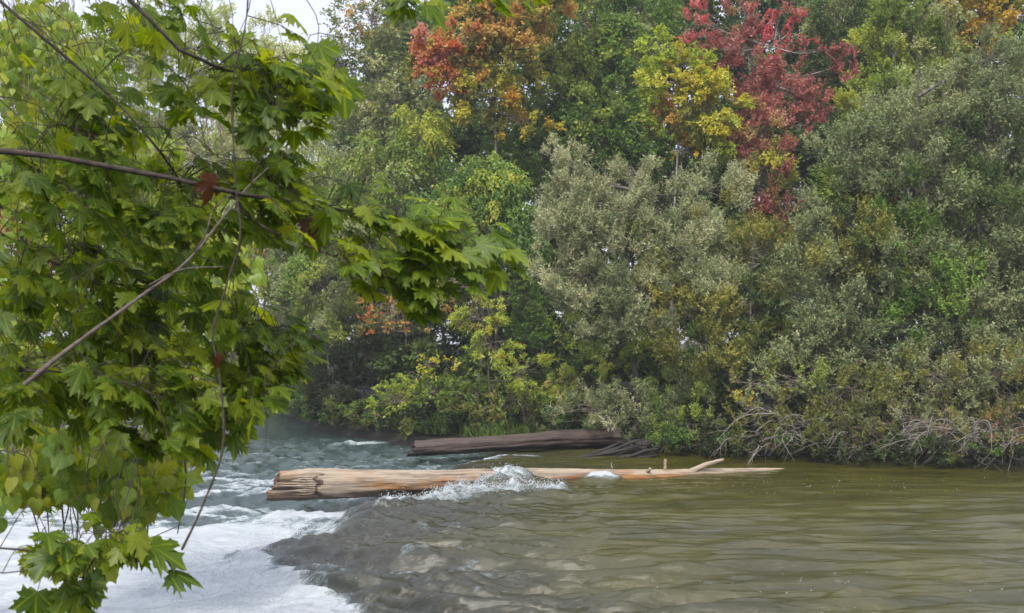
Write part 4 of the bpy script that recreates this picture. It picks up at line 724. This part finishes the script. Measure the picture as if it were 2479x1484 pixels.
# the crown above the frame, which shades the boughs
def canopy(n, seed):
    rng = np.random.default_rng(seed); T = []
    for i in range(n):
        c = np.array([-2.9, 2.6, 7.0]) + norm(rng.normal(size=3)) * rng.random() ** .4 * np.array([2.4, 1.9, 1.0])
        T.append((int(rng.integers(9)), frame(norm(np.array([.3, .2, -.5]) + rng.normal(0, .5, 3)), norm(np.array([0, 0, 1.]) + rng.normal(0, .35, 3))), c, rng.uniform(.10, .16)))
    link('upper_foliage', leaf_me('upper_foliage', GM, T, rng.random(n), M_MAPLE), None, mt, kind='stuff')
    for k in range(6):
        e = np.array([-2.9, 2.6, 7.0]) + rng.normal(0, 1, 3) * [1.4, 1.1, .5]; bough([tb[20], (tb[20] + e) / 2 + [0, 0, .3], e], .03, .006)
# single leaves that stand clear
def single(root, x, y, D, size, tip, nrm, g, mat, nm='leaf', stem=None):
    M = frame(np.array(tip, float)[None], np.array(nrm, float)[None])[0]; o = bpy.data.objects.new(nm, leaf_me(nm, [g], [(0, np.eye(3), np.zeros(3), 1.0)], [.3], mat)); COL.objects.link(o); o.parent = root
    p = P(x, y, D); o.matrix_local = Matrix.Translation(-root.location) @ Matrix.Translation(p) @ Matrix(M.tolist()).transposed().to_4x4() @ Matrix.Scale(size, 4)
    if stem is not None: mbt.tube(spline([P(*stem), (P(*stem) + p) / 2 + [0, 0, .02], p], 6), np.linspace(.0018, .0012, 6), 4, False)
    return o
single(mt, 770, 105, 4.5, .13, (.35, 0, -.9), (.3, -.9, .2), GM[1], M_MAPLE, stem=(760, 215, 4.5))
single(mt, 830, 195, 4.5, .15, (.1, 0, -.95), (.3, -.9, .2), GM[2], M_MAPLE, stem=(800, 190, 4.5))
single(mt, 365, 1325, 4.2, .15, (.9, .1, -.3), (-.1, -.45, .9), GM[3], M_MAPLE, stem=(330, 1330, 4.2))
single(mt, 408, 1388, 4.2, .12, (.95, .1, -.08), (-.1, -.42, .9), GM[4], M_MAPLE, stem=(315, 1342, 4.2))
single(mt, 90, 1432, 4.0, .14, (-.1, -.1, -.9), (.1, -.9, .3), GM[5], M_MAPLE, stem=(120, 1370, 4.0))
single(mt, 175, 1420, 4.0, .15, (.3, -.1, -.9), (.3, -.9, .3), GM[6], M_MAPLE, stem=(170, 1380, 4.0))
single(mt, 508, 425, 4.05, .11, (.1, 0, -1), (.9, -.35, .2), GM[7], M_DEAD, 'withered_leaf', (495, 450, 4.1))
single(mt, 745, 530, 4.3, .085, (.4, 0, -.8), (.3, -.8, .2), GM[2], M_DEAD, 'withered_leaf', (740, 492, 4.5))
canopy(700, 777)
link('twigs', mbt.mesh('twigs'), M_LIMB, mt, kind='stuff')
# pale dead bough running up through the leaves
db = thing('fallen_bough', P(140, 865, 3.9), 'bare grey dead bough slanting up through the near maple leaves', 'branch')
bough([(60, 930, 3.95), (140, 865, 3.95), (330, 725, 4.0), (450, 635, 4.05), (545, 520, 4.1), (600, 452, 4.15), (650, 405, 4.2)], .0088, .0028, M_STICK, 'stem', 34, db)
bough([(470, 612, 4.06), (500, 560, 4.0), (520, 500, 4.0), (560, 470, 4.0)], .003, .0015, M_STICK, 'side_twig', 12, db)
bough([(360, 690, 4.0), (430, 655, 4.0), (540, 645, 4.0)], .003, .0015, M_STICK, 'side_twig', 12, db)
# hanging creeper string
hv = thing('hanging_vine', P(598, -30, 3.8), 'long thin bare vine hanging in front of the leaves to the foam', 'vine')
bough([(600, -40, 3.8), (598, 30, 3.8), (590, 80, 3.8), (562, 200, 3.8), (565, 350, 3.8), (573, 480, 3.8), (582, 560, 3.8), (545, 700, 3.8), (515, 820, 3.8), (528, 890, 3.8), (540, 1000, 3.8), (540, 1080, 3.8), (500, 1200, 3.8), (470, 1270, 3.8), (440, 1330, 3.8)], .0026, .0042, M_LIMB, 'stem', 60, hv)
single(hv, 530, 850, 3.78, .062, (.05, 0, -1), (.7, -.6, .1), GO[1], M_DEAD, 'withered_leaf')
hv2 = thing('thread_vine', P(645, 930, 4.2), 'very thin short vine dangling over the dark water beside the leaf tips', 'vine')
bough([(642, 900, 4.2), (642, 960, 4.2), (646, 1030, 4.2), (643, 1078, 4.2), (655, 1098, 4.2), (630, 1125, 4.2), (615, 1160, 4.2)], .0014, .0009, M_LIMB, 'stem', 24, hv2)

# creeper curtain over the trees behind the maple on the left bank
def vine_curtain(name, label, base, specs, n_obj, seed, D, lc):
    root = thing(name, base, label, 'climbing vine'); rng = np.random.default_rng(seed); mb = MB(); s0 = np.array(base, float)
    sk = spline([s0, s0 + [.4, 0, 2.5], s0 + [1.2, 0, 4.5], s0 + [2.4, -.2, 5.2]], 20); mb.tube(sk, np.linspace(.07, .02, 20), 7, False, .1, rng)
    skl = [sk]
    for (x0, y0, x1, y1, d) in lc:
        s = spline([P(x0, y0, d), P((x0 + x1) / 2 + rng.normal(0, 15), (y0 + y1) / 2, d), P(x1, y1, d)], 14); mb.tube(s, np.linspace(.008, .003, 14), 5, False); skl.append(s)
    place_leaves(root, specs, GH, M_VINE, n_obj, mb, np.concatenate(skl), seed + 1, twig_r=.0016, flat=False)
    link('stem', mb.mesh('stem'), M_TWIG, root); return root
def curtain_lines(seed, n, x0, x1, y0, y1, ln, D):
    rng = np.random.default_rng(seed); return [(x, y, x + rng.normal(20, 25), y + ln * rng.uniform(.7, 1.2), D + rng.uniform(-.5, .5)) for x, y in zip(rng.uniform(x0, x1, n), rng.uniform(y0, y1, n))]
VS = [([(0, 1040), (200, 1010), (430, 1070), (470, 1150), (450, 1220), (330, 1240), (180, 1200), (0, 1180)], 5.6, 7.0, 640, .105, (.15, -1), 3),
      ([(400, 900), (620, 930), (680, 985), (600, 1010), (480, 1000)], 6.0, 7.0, 90, .085, (.2, -1), 2),
      ([(190, 1200), (340, 1220), (330, 1360), (280, 1370), (200, 1300)], 5.4, 6.0, 36, .095, (.1, -1), 2),
      ([(0, 1130), (110, 1150), (110, 1230), (0, 1240)], 5.4, 6.0, 40, .10, (.1, -1), 2)]
vine_curtain('grape_vine', 'bright green vine curtain trailing down to the white foam at lower left', (-5.2, 6.2, 1.2), VS, 290, 80, 6.3, curtain_lines(3, 26, 20, 460, 900, 1120, 260, 6.3))
VS2 = [([(0, 0), (150, 0), (260, 110), (260, 330), (180, 420), (0, 420)], 9, 10.5, 900, .105, (.25, -1), 3),
       ([(480, 560), (610, 540), (640, 660), (600, 740), (500, 740)], 9, 10.5, 150, .115, (.25, -1), 3),
       ([(0, 420), (560, 460), (600, 740), (560, 1000), (0, 1050)], 10, 12, 900, .14, (.25, -1), 3),
       ([(130, 300), (430, 330), (560, 520), (380, 560), (150, 480)], 10, 12, 520, .11, (.25, -1), 3)]
vine_curtain('grape_vine', 'yellow-green vine swallowing the left bank tree behind the maple', (-8.2, 9.5, 0.8), VS2, 290, 82, 10, curtain_lines(4, 34, 0, 560, 80, 800, 200, 10.3))
crown('bank_willow', 'shaded willow behind the vine curtain on the left bank', 'tree', [(60, 250, 220, 270, 15, 1.6), (200, 650, 260, 260, 15, 1.6), (520, 700, 90, 170, 16, .9), (120, 950, 240, 140, 14.5, 1.4), (60, 1130, 170, 100, 13.5, 1.0), (300, 420, 160, 150, 15.5, 1.3), (500, 880, 90, 90, 15, .8)], (-250, 15.5), 'lance', 'mid', [(80, 650, 130, 'brown', .45), (130, 230, 60, 'gold', .3), (100, 250, 60, 'dark', .7), (250, 900, 200, 'dark', .4)], seed=150, cover=2.0, size=.62, trunk_r=.2, cr=(.22, .45))
crown('far_poplar', 'hazy grey-green tree closing the view up the far river', 'tree', [(560, 700, 180, 220, 98, 4), (640, 820, 120, 110, 110, 4), (480, 450, 160, 200, 100, 4)], (560, 105), 'broad', 'grey', seed=151, cover=2, size=2.2, trunk_r=.3, cr=(1.0, 1.8))
crown('far_alder', 'shadowed far bank bushes where the river bends away', 'bush', [(600, 900, 130, 50, 112, 3), (720, 890, 70, 60, 98, 3), (480, 900, 120, 60, 100, 3)], (620, 114), 'broad', 'dark', seed=152, cover=2, size=2.0, trunk_r=.15, cr=(.8, 1.3))
print('LEAVES', NLEAF)

# ------------------------------------------------------------------ air
def haze(x0, x1, y0, y1, z0, z1, dens):
    v = [(x, y, z) for x in (x0, x1) for y in (y0, y1) for z in (z0, z1)]
    f = [(0, 1, 3, 2), (4, 6, 7, 5), (0, 4, 5, 1), (2, 3, 7, 6), (0, 2, 6, 4), (1, 5, 7, 3)]
    me = bpy.data.meshes.new('haze'); me.from_pydata(v, [], f); m, t, o = newmat('haze_air'); pv = N(t, 'VolumePrincipled')
    pv.inputs['Color'].default_value = (.92, .95, 1, 1); pv.inputs['Density'].default_value = dens; pv.inputs['Anisotropy'].default_value = .2; L(t, pv.outputs[0], o.inputs[1])
    link('haze', me, m, None, kind='stuff')
haze(-640, 640, -310, 730, -3, 32, 0.0007)
